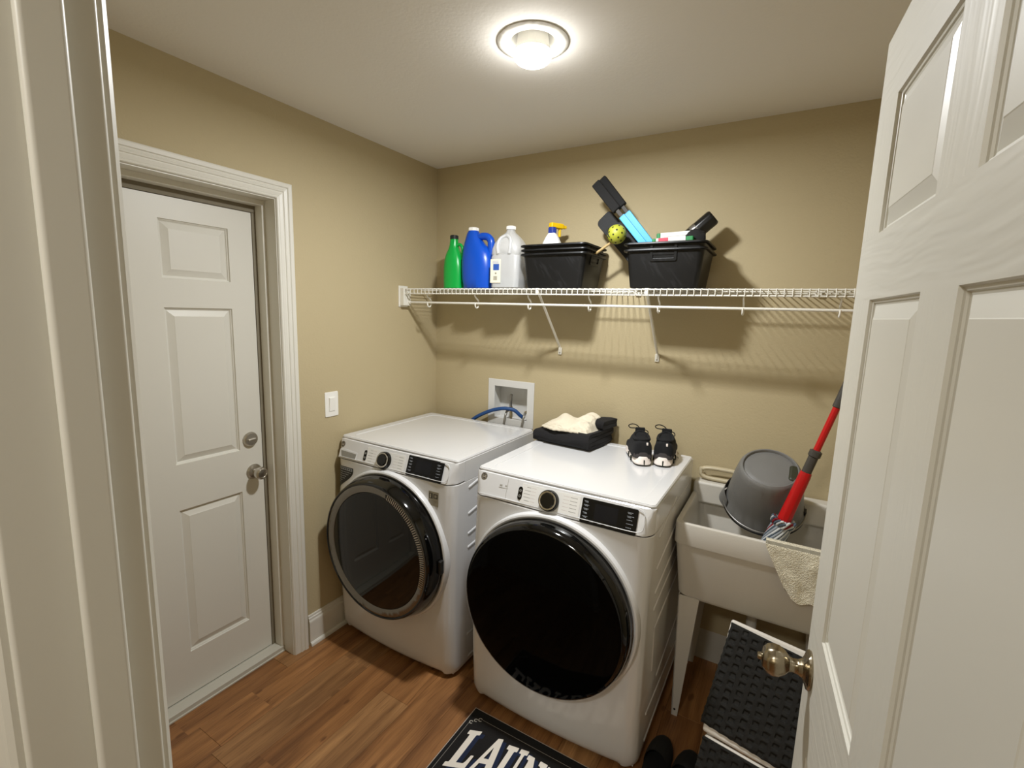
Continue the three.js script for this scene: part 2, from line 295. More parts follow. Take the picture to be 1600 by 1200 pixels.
{
  const d = panelDoor('door_1', 0.812, 1.969, 0.044, [[0.098, 0.344], [0.468, 0.714]], [[0.184, 0.790], [0.974, 1.574], [1.68, 1.89]], M.doorSmooth, M.doorSmooth, 1.5);
  d.position.set(-0.1215, 0.028, 1.869); d.rotation.y = Math.PI / 2;
  const cyl = (pts) => lathe(pts, 32).rotateX(Math.PI / 2);
  const kx = 1.869 - 1.100, bxx = 1.869 - 1.110;
  obj('deadbolt', [cyl([[0, 0], [0.031, 0], [0.032, 0.004], [0.028, 0.013], [0.026, 0.015], [0, 0.016]]).translate(bxx, 1.016, 0), rbx(-0.017, 0.017, -0.004, 0.004, 0.014, 0.024, 0.003).rotateZ(0.1).translate(bxx, 1.016, 0)], M.satin, d);
  obj('knob', cyl([[0, 0], [0.032, 0], [0.033, 0.004], [0.028, 0.011], [0.014, 0.014], [0.0115, 0.026], [0.013, 0.032], [0.024, 0.038], [0.0275, 0.048], [0.026, 0.060], [0.02, 0.067], [0.018, 0.0675], [0.0165, 0.064], [0, 0.063]]).translate(kx, 0.868, 0), M.satin, d);
  numberParts(d);
  struct('threshold_1', [rbx(-0.128, -0.066, -0.005, 0.024, D1.r, D1.l, 0.002), rbx(-0.07, -0.061, -0.005, 0.006, D1.r, D1.l, 0.002)], M.threshold).name = 'trim_6';
}
{
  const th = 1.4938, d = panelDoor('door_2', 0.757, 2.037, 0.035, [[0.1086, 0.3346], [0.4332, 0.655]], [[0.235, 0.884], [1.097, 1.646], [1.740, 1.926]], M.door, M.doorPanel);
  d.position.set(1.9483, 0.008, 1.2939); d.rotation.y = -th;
  const cyl = (pts) => lathe(pts, 40).rotateX(Math.PI / 2);
  const knob = obj('knob', cyl([[0, 0], [0.0325, 0], [0.0335, 0.003], [0.032, 0.006], [0.024, 0.009], [0.016, 0.013], [0.0125, 0.019], [0.0115, 0.027], [0.013, 0.033], [0.020, 0.039], [0.0265, 0.049], [0.0275, 0.058], [0.0245, 0.068], [0.017, 0.075], [0.0065, 0.0775], [0.0062, 0.082], [0.005, 0.0835], [0, 0.084]]).translate(0.05, 1.003, 0), M.nickel, d);
  obj('knob', cyl([[0, 0], [0.0325, 0], [0.0335, 0.003], [0.024, 0.009], [0.0125, 0.019], [0.0115, 0.027], [0.020, 0.039], [0.0275, 0.055], [0.017, 0.075], [0, 0.078]]).rotateY(Math.PI).translate(0.05, 1.003, -0.035), M.nickel, d);
  obj('latch_plate', rbx(-0.0012, 0.0005, 0.975, 1.031, -0.029, -0.006, 0.0004), M.nickel, d);
  numberParts(d);
}

// ================================================================ CEILING LAMP
{
  const t = thing('recessed_light', 'white recessed ceiling light with a bulging lit bulb above the laundry machines', 'ceiling light', [LX, H, LZ]);
  obj('trim_ring', lathe([[0.0825, 0.14], [0.0825, 0.004], [0.083, -0.0005], [0.1075, -0.0005], [0.108, -0.003], [0.104, -0.006], [0.085, -0.0075], [0.07, -0.003], [0.0605, 0.012], [0.06, 0.139], [0, 0.14]], 64), M.whitePlastic, t);
  const bulb = obj('bulb', lathe([[0.0555, -0.030], [0.0578, -0.036], [0.0565, -0.045], [0.048, -0.054], [0.03, -0.0605], [0, -0.0635]], 40), std(0xffffff, 0.4, { emissive: new THREE.Color().setRGB(1, 0.985, 0.96), emissiveIntensity: 34 }), t);
  obj('bulb_neck', lathe([[0.0556, -0.0302], [0.052, -0.015], [0.046, 0.02], [0.03, 0.07], [0.02, 0.12]], 40), M.cap, bulb);
  const l = new THREE.RectAreaLight(LAMP_COLOR, LAMP_POWER, 0.105, 0.105); l.name = 'lamp_light'; l.position.set(0, -0.066, 0); l.rotation.x = -Math.PI / 2; t.add(l);
  const h = thing('hall_ceiling_light', 'flush round ceiling light in the hall behind the doorway', 'ceiling light', [1.5, H, 3.05]);
  obj('shade', lathe([[0, -0.05], [0.08, -0.046], [0.13, -0.03], [0.15, -0.004], [0.15, 0]], 40), std(0xffffff, 0.5, { emissive: new THREE.Color().setRGB(1, 0.95, 0.88), emissiveIntensity: 0.6 }), h);
  const k = new THREE.RectAreaLight(HALL_COLOR, HALL_POWER, 0.24, 0.24); k.name = 'hall_lamp'; k.position.set(0, -0.054, 0); k.rotation.x = -Math.PI / 2; h.add(k);
}
// ================================================================ WASHER AND DRYER
function canvasTex(w, h, draw) {
  const c = document.createElement('canvas'); c.width = w; c.height = h; const x = c.getContext('2d'); draw(x, w, h);
  const t = new THREE.CanvasTexture(c); t.colorSpace = THREE.SRGBColorSpace; return t;
}
const displayTex = canvasTex(360, 180, (x, w, h) => {
  x.fillStyle = '#08090b'; x.fillRect(0, 0, w, h); x.fillStyle = '#101218'; x.fillRect(88, 26, 150, 112);
  x.fillStyle = '#aeb4bc'; const dash = (a, b, l) => { for (let k = 0; k < l; k += 7) x.fillRect(a + k, b, 4 + (k * 13 % 3), 4); };
  for (let i = 0; i < 5; i++) { dash(14, 20 + i * 27, 24 + (i * 5) % 12); dash(20, 27 + i * 27, 16); }
  for (let i = 0; i < 5; i++) { dash(296, 30 + i * 26, 30 + (i * 7) % 14); if (i < 2) dash(300, 37 + i * 26, 18); }
  for (let i = 0; i < 4; i++) dash(66 + i * 52, 158, 22);
});
const printTex = canvasTex(512, 128, (x, w, h) => {   // faint programme print left and right of the dial
  x.fillStyle = '#e6e5e1'; x.fillRect(0, 0, w, h);
  const dash = (a, b, l) => { for (let k = 0; k < l; k += 6) x.fillRect(a + k, b, 4 + (k * 11 % 2), 4); };
  for (let i = 0; i < 5; i++) { x.fillStyle = '#7d7a74'; const y = 18 + i * 22, o = [26, 10, 2, 6, 14][i]; dash(20 + o, y, 62 - o); x.fillStyle = '#b9a6a0'; x.fillRect(86, y + 1, 44, 1.5); }
  for (let i = 0; i < 5; i++) { x.fillStyle = '#7d7a74'; const y = 18 + i * 22; dash(430, y, 58); x.fillStyle = '#b9a6a0'; x.fillRect(370, y + 1, 52, 1.5); }
});
const emblemTex = canvasTex(96, 96, (x) => {
  x.fillStyle = '#3b3733'; x.fillRect(0, 0, 96, 96); x.strokeStyle = '#b7ad9a'; x.lineWidth = 5; x.beginPath(); x.arc(48, 48, 40, 0, 7); x.stroke();
  x.lineWidth = 3; for (const a of [0.4, 2, 3.5, 5.1]) { x.beginPath(); x.arc(48 + 30 * Math.cos(a), 48 + 30 * Math.sin(a), 8, a, a + 4); x.stroke(); }
  x.fillStyle = '#d9cfbd'; x.font = 'italic bold 44px serif'; x.textAlign = 'center'; x.textBaseline = 'middle'; x.fillText('GE', 47, 50);
});
const stickerTex = canvasTex(96, 144, (x) => {
  x.fillStyle = '#8d846e'; x.fillRect(0, 0, 96, 144); x.fillStyle = '#3a352c'; x.fillRect(6, 18, 34, 56); x.fillStyle = '#c3b99f'; x.fillRect(15, 26, 8, 40);
  x.lineWidth = 9; x.strokeStyle = '#3a352c'; x.strokeRect(52, 26, 32, 36); x.fillStyle = '#6d6552'; for (let i = 0; i < 4; i++) x.fillRect(10, 92 + i * 11, 76 - i * 8, 4);
});
const labelTex = canvasTex(128, 256, (x) => {
  x.fillStyle = '#1b1d22'; x.fillRect(0, 0, 128, 256); x.fillStyle = '#9aa0a8'; x.fillRect(8, 8, 112, 26); x.fillStyle = '#1b1d22'; for (let i = 0; i < 7; i++) x.fillRect(14 + i * 15, 14, 9, 13);
  x.fillStyle = '#c8ccd2'; for (let i = 0; i < 9; i++) { const y = 50 + i * 21; for (let k = 8; k < 112 - i * 10; k += 12) x.fillRect(k, y, 8, 5); }
});
const printed = (t, r = 0.4) => new THREE.MeshStandardMaterial({ map: t, roughness: r });
const PM = { display: phys(0xffffff, 0.08, { map: displayTex, specularIntensity: 0.6 }), print: phys(0xffffff, 0.3, { map: printTex, clearcoat: 0.4 }), emblem: std(0xffffff, 0.35, { map: emblemTex, metalness: 0.3 }), sticker: printed(stickerTex), label: printed(labelTex) };
function decal(w, h, shapePts) {                     // a thin printed plate facing +z, texture over its full face
  const g = shapePts ? prep(new THREE.ExtrudeGeometry(new THREE.Shape(shapePts.map(([x, y]) => new THREE.Vector2(x, y))), { depth: 0.0006, bevelEnabled: false })) : prep(new THREE.BoxGeometry(w, h, 0.0012));
  const p = g.attributes.position, uv = g.attributes.uv; for (let i = 0; i < p.count; i++) uv.setXY(i, p.getX(i) / w + 0.5, p.getY(i) / h + 0.5);
  return g;
}
const MW = 0.711, MD = 0.676, MH = 1.0065, DOORY = 0.562;
function frontZ(x, y) {                              // front face of the cabinet in machine space
  const t = clamp((x - MW / 2) / (MW / 2), -1, 1), bow = 1 - t * t;
  const base = y > 0.905 ? MD + 0.033 * clamp((1.0 - y) / 0.095) : MD + 0.033 + 0.006 * smooth(0.9, 0.6, y) - 0.014 * smooth(0.3, 0.02, y) - 0.012 * smooth(0.06, 0.015, y);
  return base + bow * (y > 0.905 ? 0.006 : 0.006 + 0.018 * smooth(0.905, 0.6, y));
}
function cabRing(y, zs, inset = 0, r = 0.05 - 0.034 * smooth(0.9, 0.993, y)) {       // open polyline: left side, round corner, bowed front, round corner, right side
  const pts = [V(inset, y, zs)], zc = frontZ(r, y) - r; r -= 0;
  for (let i = 0; i <= 8; i++) { const a = i / 8 * Math.PI / 2; pts.push(V(r - (r - inset) * Math.cos(a), y, zc + r * Math.sin(a))); }
  for (let i = 1; i < 40; i++) { const x = r + (MW - 2 * r) * i / 40; pts.push(V(x, y, frontZ(x, y) - inset)); }
  for (let i = 0; i <= 8; i++) { const a = Math.PI / 2 - i / 8 * Math.PI / 2; pts.push(V(MW - r + (r - inset) * Math.cos(a), y, zc + r * Math.sin(a))); }
  pts.push(V(MW - inset, y, zs)); return pts;
}
function laundryMachine(o) {
  const t = thing(o.name, o.label, o.category, o.pos);
  // cabinet: swept front, upper rear box, feet
  const ys = [0.018, 0.022, 0.03, 0.05]; for (let y = 0.09; y < 0.89; y += 0.04) ys.push(y); ys.push(0.892, 0.898, 0.9015);
  const rings = ys.map((y, i) => cabRing(y, 0, i === 0 ? 0.012 : i === 1 ? 0.004 : i === ys.length - 1 ? 0.003 : 0));
  const cab = obj('cabinet', [loft(rings, { closed: false, crease: 0.5 }), loft([rings[0]], { cap0: false }) ].slice(0, 1).concat([
    bx(0.001, MW - 0.001, 0.03, 0.9, -0.002, 0.0), bx(0.012, MW - 0.012, 0.017, 0.02, 0.0, MD), rbx(0, MW, 0.9, 0.9935, 0, MD - 0.052, 0.002)]), M.white, t);
  obj('seam', bx(0.02, MW - 0.02, 0.88, 0.985, 0.05, MD - 0.02), M.seam, t);
  for (const [fx, fz] of [[0.06, 0.06], [MW - 0.06, 0.06], [0.06, MD - 0.05], [MW - 0.06, MD - 0.05]]) obj('foot', new THREE.CylinderGeometry(0.022, 0.026, 0.02, 16).translate(fx, 0.01, fz), M.rubber, t);
  // embossed ribs on both sides
  for (const [a, b] of [[[0.922, 0.40], [0.868, 0.655]], [[0.80, 0.36], [0.748, 0.655]], [[0.70, 0.32], [0.655, 0.655]], [[0.633, 0.25], [0.591, 0.655]], [[0.535, 0.14], [0.497, 0.62]], [[0.497, 0.62], [0.32, 0.608]], [[0.28, 0.08], [0.23, 0.51]], [[0.121, 0.05], [0.168, 0.65]], [[0.04, 0.1], [0.05, 0.64]]]) {
    const [ya, za] = [a[0], a[1] - 0.062], [yb, zb] = [b[0], b[1] - 0.062];
    const g = merge([rod([0, ya, za], [0, yb, zb], 0.0075, 8), new THREE.SphereGeometry(0.0075, 8, 6).translate(0, ya, za), new THREE.SphereGeometry(0.0075, 8, 6).translate(0, yb, zb)]).scale(0.55, 1, 1);
    obj('side_rib', g.clone().translate(MW - 0.0005, 0, 0), M.white, cab); obj('side_rib', g.translate(0.0005, 0, 0), M.white, cab);
  }
  // top plate with its shallow tray
  const rrp = (a, r) => rrPts(a, MW - a, -(MD + 0.001 - a), -(a + 0.001), r).map(([x, y]) => [x, y]);
  obj('top_plate', boxUV(merge([slabShape(rrp(0.0055, 0.014), 0.0045, 0.0040).rotateX(-Math.PI / 2).translate(0, MH - 0.0115, 0), slabShape(rrp(0.0065, 0.013), 0.0008, 0.0022, [rrPts(0.05, MW - 0.05, -(MD - 0.03), -0.042, 0.03)]).rotateX(-Math.PI / 2).translate(0, MH - 0.0035, 0)])), M.white, t);
  // control panel: the sloping fascia
  const zs0 = MD - 0.05, py = [0.9045, 0.9075, 0.915, 0.93, 0.95, 0.97, 0.985, 0.9915, 0.9945];
  const panel = obj('control_panel', loft(py.map((y, i) => cabRing(y, zs0, i === 0 || i === py.length - 1 ? 0.003 : 0)), { closed: false, crease: 0.5 }), M.white, t);
  const F = (x, y, off = 0) => { const e = 0.004, dy = (frontZ(x, y + e) - frontZ(x, y - e)) / (2 * e), n = V(0, -dy, 1).normalize(); return new THREE.Matrix4().makeBasis(V(1, 0, 0), V(0, n.z, -n.y), n).setPosition(x, y + n.y * off, frontZ(x, y) + n.z * off); };
  const on = (name, geos, mat, x, y, off = 0, parent = panel) => { const g = merge([geos]); g.applyMatrix4(F(x, y, off)); return obj(name, g, mat, parent); };
  const zc = (pts, s = 40) => lathe(pts, s).rotateX(Math.PI / 2);
  on('panel_line', tube([[0.272, 0.0385, 0], [0.3, 0.0385, 0], [0.315, 0.034, 0], [0.3235, 0.024, 0], [0.325, 0.01, 0], [0.325, -0.018, 0], [0.322, -0.029, 0], [0.312, -0.036, 0], [0.295, -0.0385, 0], [0.15, -0.039, 0], [-0.1, -0.039, 0], [-0.325, -0.039, 0]], 0.0015, 120, 6), M.white, MW / 2, 0.951, 0.0006);
  on('print', decal(0.235, 0.072), PM.print, o.knob[0], o.knob[1] + 0.004, 0.0004);
  const dial = on('dial', zc([[0.039, -0.004], [0.0395, 0.006], [0.037, 0.0165], [0.034, 0.019], [0.031, 0.0195]]), M.chromeDark, ...o.knob);
  on('dial_ring', zc([[0.034, 0.019], [0.0335, 0.021], [0.031, 0.0215], [0.028, 0.0205], [0.026, 0.019]]), M.chrome, ...o.knob, 0, dial);
  on('dial_cap', zc([[0.0275, 0.017], [0.027, 0.022], [0.025, 0.0245], [0, 0.025]]), M.black, ...o.knob, 0, dial);
  on('display', decal(0.198, 0.0865, rrPts(-0.099, 0.099, -0.04325, 0.04325, 0.005)), PM.display, o.disp[0], o.disp[1], 0.0012);
  on('power_button', slabShape(rrPts(-0.0085, 0.0085, -0.024, 0.024, 0.0083), 0.002, 0.0006), M.black, ...o.pill);
  for (const k of [-0.01, 0.01]) on('button_mark', zc([[0.0045, 0.0], [0.0045, 0.0008], [0.003, 0.0008], [0.003, 0]], 20).translate(0, k, 0), M.panelGrey, ...o.pill, 0.0026);
  on('emblem', decal(0.028, 0.028, Array.from({ length: 28 }, (_, i) => [0.014 * Math.cos(i / 28 * 2 * Math.PI), 0.014 * Math.sin(i / 28 * 2 * Math.PI)])), PM.emblem, ...o.emblem, 0.0006);
  if (o.drawer) { const d = on('dispenser_drawer', slabShape([[-0.058, -0.021], [0.05, -0.021], [0.056, -0.016], [0.058, 0.017], [-0.055, 0.022], [-0.058, 0.018]], 0.001, 0.0008), M.white, o.drawer[0], o.drawer[1], 0.0006); on('drawer_grip', slabShape([[-0.05, 0.014], [-0.038, -0.014], [-0.03, -0.017], [0.046, -0.017], [0.052, -0.012], [0.054, 0.010]], 0.0006, 0.0005), M.drawerGrey, o.drawer[0], o.drawer[1], 0.0022, d); }
  else { on('panel_seam', bx(-0.0008, 0.0008, -0.04, 0.042, 0, 0.0004), M.panelGrey, 0.152, 0.948); on('care_marks', [rbx(-0.02, -0.008, -0.002, 0.004, 0, 0.0005, 0.001), rbx(0.004, 0.014, -0.002, 0.004, 0, 0.0005, 0.001), bx(-0.022, 0.018, -0.009, -0.007, 0, 0.0004)], M.panelGrey, 0.138, 0.958, 0.0002); }
  // bezel and door
  const zb = frontZ(MW / 2, DOORY) - 0.014, cx = MW / 2;
  const at = (g) => g.rotateX(Math.PI / 2).translate(cx, DOORY, zb);
  obj('bezel', at(lathe([[0.343, -0.03], [0.3425, 0.004], [0.339, 0.011], [0.333, 0.0135], [0.327, 0.011], [0.325, 0.0], [0.321, -0.01], [0.05, -0.01]], 96)), M.white, t);
  const dz = 0.006;
  if (o.ring) {
    const door = obj('door', at(lathe([[0.2, dz], [0.320, dz], [0.3235, 0.012], [0.3245, 0.024], [0.3225, 0.046], [0.318, 0.064], [0.3125, 0.079], [0.308, 0.0885], [0.3035, 0.0915], [0.299, 0.0905], [0.2975, 0.0875]], 96)), M.black, t);
    const ring = obj('trim_ring', at(lathe([[0.298, 0.0875], [0.2945, 0.0882], [0.290, 0.0878], [0.270, 0.083], [0.266, 0.0815], [0.2645, 0.079]], 128)), M.ringMetal, door);
    const ribs = []; for (let i = 0; i < 46; i++) { const a = -0.30 + i * 0.0345; ribs.push(rbx(0.2695, 0.2925, -0.0027, 0.0027, 0.0825, 0.0905, 0.0012, 1).rotateZ(a)); }
    obj('ridge_gap_shade', surf((u, v) => { const a = -0.32 + u * 1.62, r = 0.2705 + 0.0205 * v; return V(cx + r * Math.cos(a), DOORY + r * Math.sin(a), zb + 0.0839 + 0.0048 * v); }, 60, 1), M.rubber, door);  // black sheet laid on the ring as painted shade between the ridges
    const rg = obj('grip_ridges', merge(ribs).translate(cx, DOORY, zb), M.chrome, door); rg.userData.kind = 'stuff';
    obj('window', at(lathe([[0.265, 0.079], [0.262, 0.0825], [0.2, 0.087], [0.1, 0.0895], [0, 0.0905]], 96)), M.glass, door);
    obj('handle', rbx(0.322, 0.338, -0.03, 0.03, 0.016, 0.04, 0.005).translate(cx, DOORY, zb), M.rubber, door);
    on('energy_sticker', decal(0.053, 0.062), PM.sticker, 0.612, 0.832, 0.0007, t);
    const skin = (x, y) => { const r = 0.05, z = x < r ? frontZ(r, y) - r + Math.sqrt(Math.max(0, r * r - (r - x) ** 2)) : frontZ(x, y), n = x < r ? (r - x) / r : 0; return V(x - n * 0.0008, y, z + 0.0008); };
    obj('instruction_label', surf((u, v) => { const y = 0.868 - 0.13 * v, w = 0.118 * (1 - smooth(0.12, 1, v) * 0.9); return skin(0.006 + w * u, y); }, 30, 20), PM.label, t).geometry.attributes.uv.array.forEach((c, k, arr) => { if (k & 1) arr[k] = 1 - c; });
  } else {
    const door = obj('door', at(lathe([[0.2, dz], [0.320, dz], [0.323, 0.012], [0.3245, 0.026], [0.324, 0.05], [0.321, 0.064], [0.315, 0.074], [0.306, 0.079]], 96)), M.black, t);
    obj('window', at(lathe([[0.306, 0.079], [0.29, 0.0825], [0.2, 0.089], [0.1, 0.092], [0, 0.093]], 96)), M.darkGlass, door);
  }
  numberParts(t); return t;
}
M.chromeDark = std(0x2b2a28, 0.2, { metalness: 0.9 });
laundryMachine({ name: 'washing_machine', label: 'white washing machine with a chrome-ringed black door, beside the white exterior door', category: 'washing machine', pos: [0.0157, 0, 0.0624], knob: [0.3185, 0.9425], disp: [0.551, 0.9475], pill: [0.1935, 0.943], emblem: [0.029, 0.968], drawer: [0.08, 0.927], ring: true, lineX: 0.03 });
laundryMachine({ name: 'tumble_dryer', label: 'white dryer with an all-black domed round door, folded clothes and sneakers on top', category: 'dryer', pos: [0.8282, 0, 0.068], knob: [0.3345, 0.946], disp: [0.5585, 0.943], pill: [0.2125, 0.947], emblem: [0.04, 0.976], lineX: 0.03 });
// ================================================================ WALL FITTINGS
{
  const t = thing('light_switch', 'white rocker light switch on the tan wall above the washing machine', 'light switch', [0, 1.163, 0.779]);
  const ry = (g) => g.rotateY(Math.PI / 2);
  obj('plate', ry(slabShape(rrPts(-0.036, 0.036, -0.058, 0.058, 0.004), 0.003, 0.0015)), M.cap, t);
  obj('rocker', ry(rbx(-0.0165, 0.0165, -0.033, 0.033, -0.004, 0.004, 0.0015).rotateX(0.07)).translate(0.0055, 0, 0), M.cap, t);
  numberParts(t);
}
{
  const t = thing('washer_outlet_box', 'white recessed plumbing box in the back wall with valves and hoses', 'outlet box', [0.5385, 1.117, 0]);
  obj('face_plate', slabShape(rectPts(-0.146, 0.146, -0.127, 0.127), 0.004, 0.002, [rectPts(-0.108, 0.108, -0.092, 0.092)]), M.valveBox, t);
  obj('recess', [bx(-0.1235, -0.118, -0.105, 0.105, -0.085, 0.001), bx(0.118, 0.1235, -0.105, 0.105, -0.085, 0.001), bx(-0.1235, 0.1235, 0.1, 0.105, -0.085, 0.001), bx(-0.1235, 0.1235, -0.105, -0.1, -0.085, 0.001), bx(-0.1235, 0.1235, -0.105, 0.105, -0.088, -0.084)], M.valveBox, t);
  for (const x of [-0.022, 0.092]) {
    const v = obj('valve', [rod([x, -0.1, -0.045], [x, -0.03, -0.045], 0.008, 10), rod([x, -0.045, -0.045], [x, -0.045, -0.008], 0.009, 10), new THREE.SphereGeometry(0.013, 12, 8).translate(x, -0.045, -0.045)], M.brass, t);
    obj('valve_handle', [rod([x, -0.034, -0.045], [x, 0.012, -0.04], 0.006, 8), rbx(x - 0.007, x + 0.007, 0.0, 0.045, -0.046, -0.034, 0.004)], M.steel, v);
  }
  numberParts(t);
  tag(obj('inlet_hose', tube([[0.26, 0.9, 0.035], [0.285, 0.97, 0.045], [0.33, 1.012, 0.045], [0.40, 1.052, 0.04], [0.46, 1.076, 0.035], [0.52, 1.087, 0.02], [0.565, 1.078, 0.0], [0.592, 1.052, -0.015], [0.61, 1.033, -0.03]], 0.0105, 48, 10), M.hoseBlue), 'blue rubber hose arching from the wall box down behind the washing machine', 'hose');
  for (const [x, l] of [[0.512, 'left braided metal hose hanging from the wall box below the blue hose'], [0.628, 'right braided metal hose hanging from the wall box beside its frame']]) {
    tag(obj('braided_hose', tube([[x, 1.07, -0.008], [x + 0.004, 1.05, 0.014], [x, 1.01, 0.022], [x - 0.004, 0.95, 0.028], [x, 0.86, 0.03]], 0.0065, 30, 8), M.braid), l, 'hose');
  }
}
// ================================================================ WIRE SHELF
const SY = 1.7383, SZ = 0.3057, SX0 = 0.05, SX1 = RIGHT - 0.012, RODY = 1.661, RZ = 0.276, LIPY = 1.707;
{
  const t = thing('wire_shelf', 'white wire shelf with a hanging rod along the back wall, holding bottles and bins', 'shelf', [0, 0, 0]);
  const wy = SY - 0.0048;
  for (const [y, z, r] of [[SY - 0.0085, SZ, 0.0034], [LIPY, SZ, 0.0034], [SY - 0.0085, 0.15, 0.0030], [SY - 0.0085, 0.008, 0.003]]) obj('rail', rod([SX0 - 0.03, y, z], [SX1, y, z], r, 8), M.wire, t);
  obj('hanging_rod', rod([0.02, RODY, RZ], [SX1, RODY, RZ], 0.0055, 10), M.wire, t);
  const cw = merge([tube([[0, wy, 0.004], [0, wy, 0.1], [0, wy, 0.2], [0, wy, 0.298], [0, wy - 0.001, SZ + 0.0035], [0, wy - 0.005, SZ + 0.0048], [0, LIPY - 0.002, SZ + 0.0045]], 0.0021, 26, 5)]);
  for (let x = SX0; x < SX1; x += 0.0254) { const m = shade(new THREE.Mesh(cw, M.wire)); m.name = 'cross_wire'; m.position.x = x; t.add(m); }
  for (const x of [0.181, 0.489, 0.789, 1.089, 1.387, 1.698, 1.999]) obj('rod_hook', tube([[x, LIPY + 0.003, SZ - 0.0035], [x, LIPY - 0.012, SZ - 0.0095], [x, RODY + 0.012, RZ - 0.0075], [x, RODY - 0.004, RZ - 0.0105], [x, RODY - 0.018, RZ - 0.0055], [x, RODY - 0.0225, RZ + 0.005], [x, RODY - 0.0185, RZ + 0.0155], [x, RODY - 0.006, RZ + 0.0195], [x, RODY + 0.0005, RZ + 0.0195]], 0.0036, 40, 8), M.wire, t);
  for (const x of [0.838, 1.338]) {
    const b = obj('brace', [rod([x, SY - 0.012, SZ - 0.006], [x - 0.008, 1.455, 0.012], 0.0062, 10), rod([x - 0.008, 1.456, 0.012], [x - 0.008, 1.425, 0.007], 0.0062, 10), rbx(x - 0.018, x + 0.002, 1.412, 1.448, 0, 0.008, 0.003)], M.wire, t);
    obj('screw', new THREE.SphereGeometry(0.004, 10, 6).scale(1, 1, 0.5).translate(x - 0.008, 1.423, 0.0085), M.steel, b);
    obj('brace_clip', rbx(x - 0.008, x + 0.008, LIPY + 0.004, SY - 0.003, SZ - 0.012, SZ + 0.0015, 0.003), M.wire, t);
  }
  obj('end_bracket', [rbx(0.0, 0.006, 1.634, 1.748, 0.256, 0.325, 0.002), rbx(0.004, 0.034, 1.642, 1.736, 0.262, 0.318, 0.003), rod([0.024, RODY, RZ], [0.045, RODY, RZ], 0.0095, 12)], M.wire, t);
  obj('end_bracket', [rbx(RIGHT - 0.006, RIGHT, 1.634, 1.748, 0.272, 0.336, 0.002), rbx(RIGHT - 0.03, RIGHT - 0.004, 1.642, 1.736, 0.262, 0.318, 0.003)], M.wire, t);
  for (let x = 0.14; x < 2.2; x += 0.36) obj('wall_clip', rbx(x - 0.012, x + 0.012, SY - 0.016, SY + 0.004, 0, 0.02, 0.003), M.wire, t);
  numberParts(t);
}
// ---------------------------------------------------------------- bottles
const ell = (cx, cz, a, b, y, p = 2.6, n = 32) => Array.from({ length: n }, (_, i) => { const t = -i / n * 2 * Math.PI, c = Math.cos(t), s = Math.sin(t); return V(cx + a * Math.sign(c) * Math.abs(c) ** (2 / p), y, cz + b * Math.sign(s) * Math.abs(s) ** (2 / p)); });
const capGeo = (r, h, n = 28) => { const g = [lathe([[0, 0], [r, 0], [r, h * 0.9], [r * 0.93, h], [0, h]], 28)]; for (let i = 0; i < n; i++) g.push(rod([r * Math.cos(i / n * 6.2832), 0.001, r * Math.sin(i / n * 6.2832)], [r * Math.cos(i / n * 6.2832), h * 0.88, r * Math.sin(i / n * 6.2832)], r * 0.06, 4)); return g; };
{
  const t = thing('cleaner_bottle', 'green plastic bottle with a black cap at the left end of the shelf', 'bottle', [0.283, SY - 0.001, 0.2]);
  const S = [[0, 0.052, 0.034, 0], [0.004, 0.058, 0.04, 0], [0.06, 0.0595, 0.042, 0], [0.11, 0.059, 0.042, 0], [0.15, 0.054, 0.039, -0.001], [0.18, 0.043, 0.033, -0.003], [0.205, 0.0295, 0.026, -0.003], [0.225, 0.023, 0.021, -0.003], [0.256, 0.0195, 0.0195, -0.002]];
  obj('body', loft(S.map(([y, a, b, c]) => ell(c, 0, a, b, y, 2.4)), { cap0: true, cap1: true, crease: 0.9 }), M.green, t);
  obj('handle', tube([[0.012, 0.222, 0], [0.034, 0.228, 0], [0.05, 0.216, 0], [0.055, 0.19, 0], [0.05, 0.15, 0]], 0.0085, 24, 8), M.green, t);
  obj('cap', capGeo(0.021, 0.02).map((g) => g.translate(-0.002, 0.256, 0)), M.darkcap, t);
}
{
  const t = thing('bleach_bottle', 'royal blue jug with a white cap and molded handle, right of the green bottle', 'bottle', [0.441, SY - 0.001, 0.2]);
  const S = [[0, 0.078, 0.05, 0.004], [0.004, 0.086, 0.056, 0.004], [0.05, 0.092, 0.06, 0.0], [0.1, 0.0945, 0.061, -0.001], [0.14, 0.092, 0.06, -0.003], [0.17, 0.087, 0.056, -0.006], [0.2, 0.077, 0.05, -0.013], [0.222, 0.060, 0.043, -0.026], [0.25, 0.0445, 0.035, -0.034], [0.28, 0.0325, 0.029, -0.036], [0.291, 0.025, 0.024, -0.036]];
  obj('body', loft(S.map(([y, a, b, c]) => ell(c, 0, a, b, y, 2.3)), { cap0: true, cap1: true, crease: 0.9 }), M.blue, t);
  obj('handle', tube([[-0.02, 0.256, 0], [0.02, 0.262, 0], [0.052, 0.257, 0], [0.071, 0.238, 0], [0.074, 0.208, 0], [0.071, 0.17, 0], [0.066, 0.14, 0]], 0.0185, 32, 12), M.blue, t);
  obj('cap', capGeo(0.0255, 0.016).map((g) => g.translate(-0.036, 0.291, 0)), M.cap, t);
}
const jugLabel = canvasTex(96, 192, (x) => { x.fillStyle = '#efe9d2'; x.fillRect(0, 0, 96, 192); x.fillStyle = '#2f57a8'; x.fillRect(26, 38, 56, 52); x.fillStyle = '#5b78b8'; for (let i = 0; i < 3; i++) x.fillRect(18, 14 + i * 8, 60, 3); x.fillStyle = '#8a8574'; x.fillRect(44, 108, 14, 14); x.fillStyle = '#6b675c'; for (let i = 0; i < 9; i++) x.fillRect(30 + i * 4, 138, 2 + i % 2, 34); });
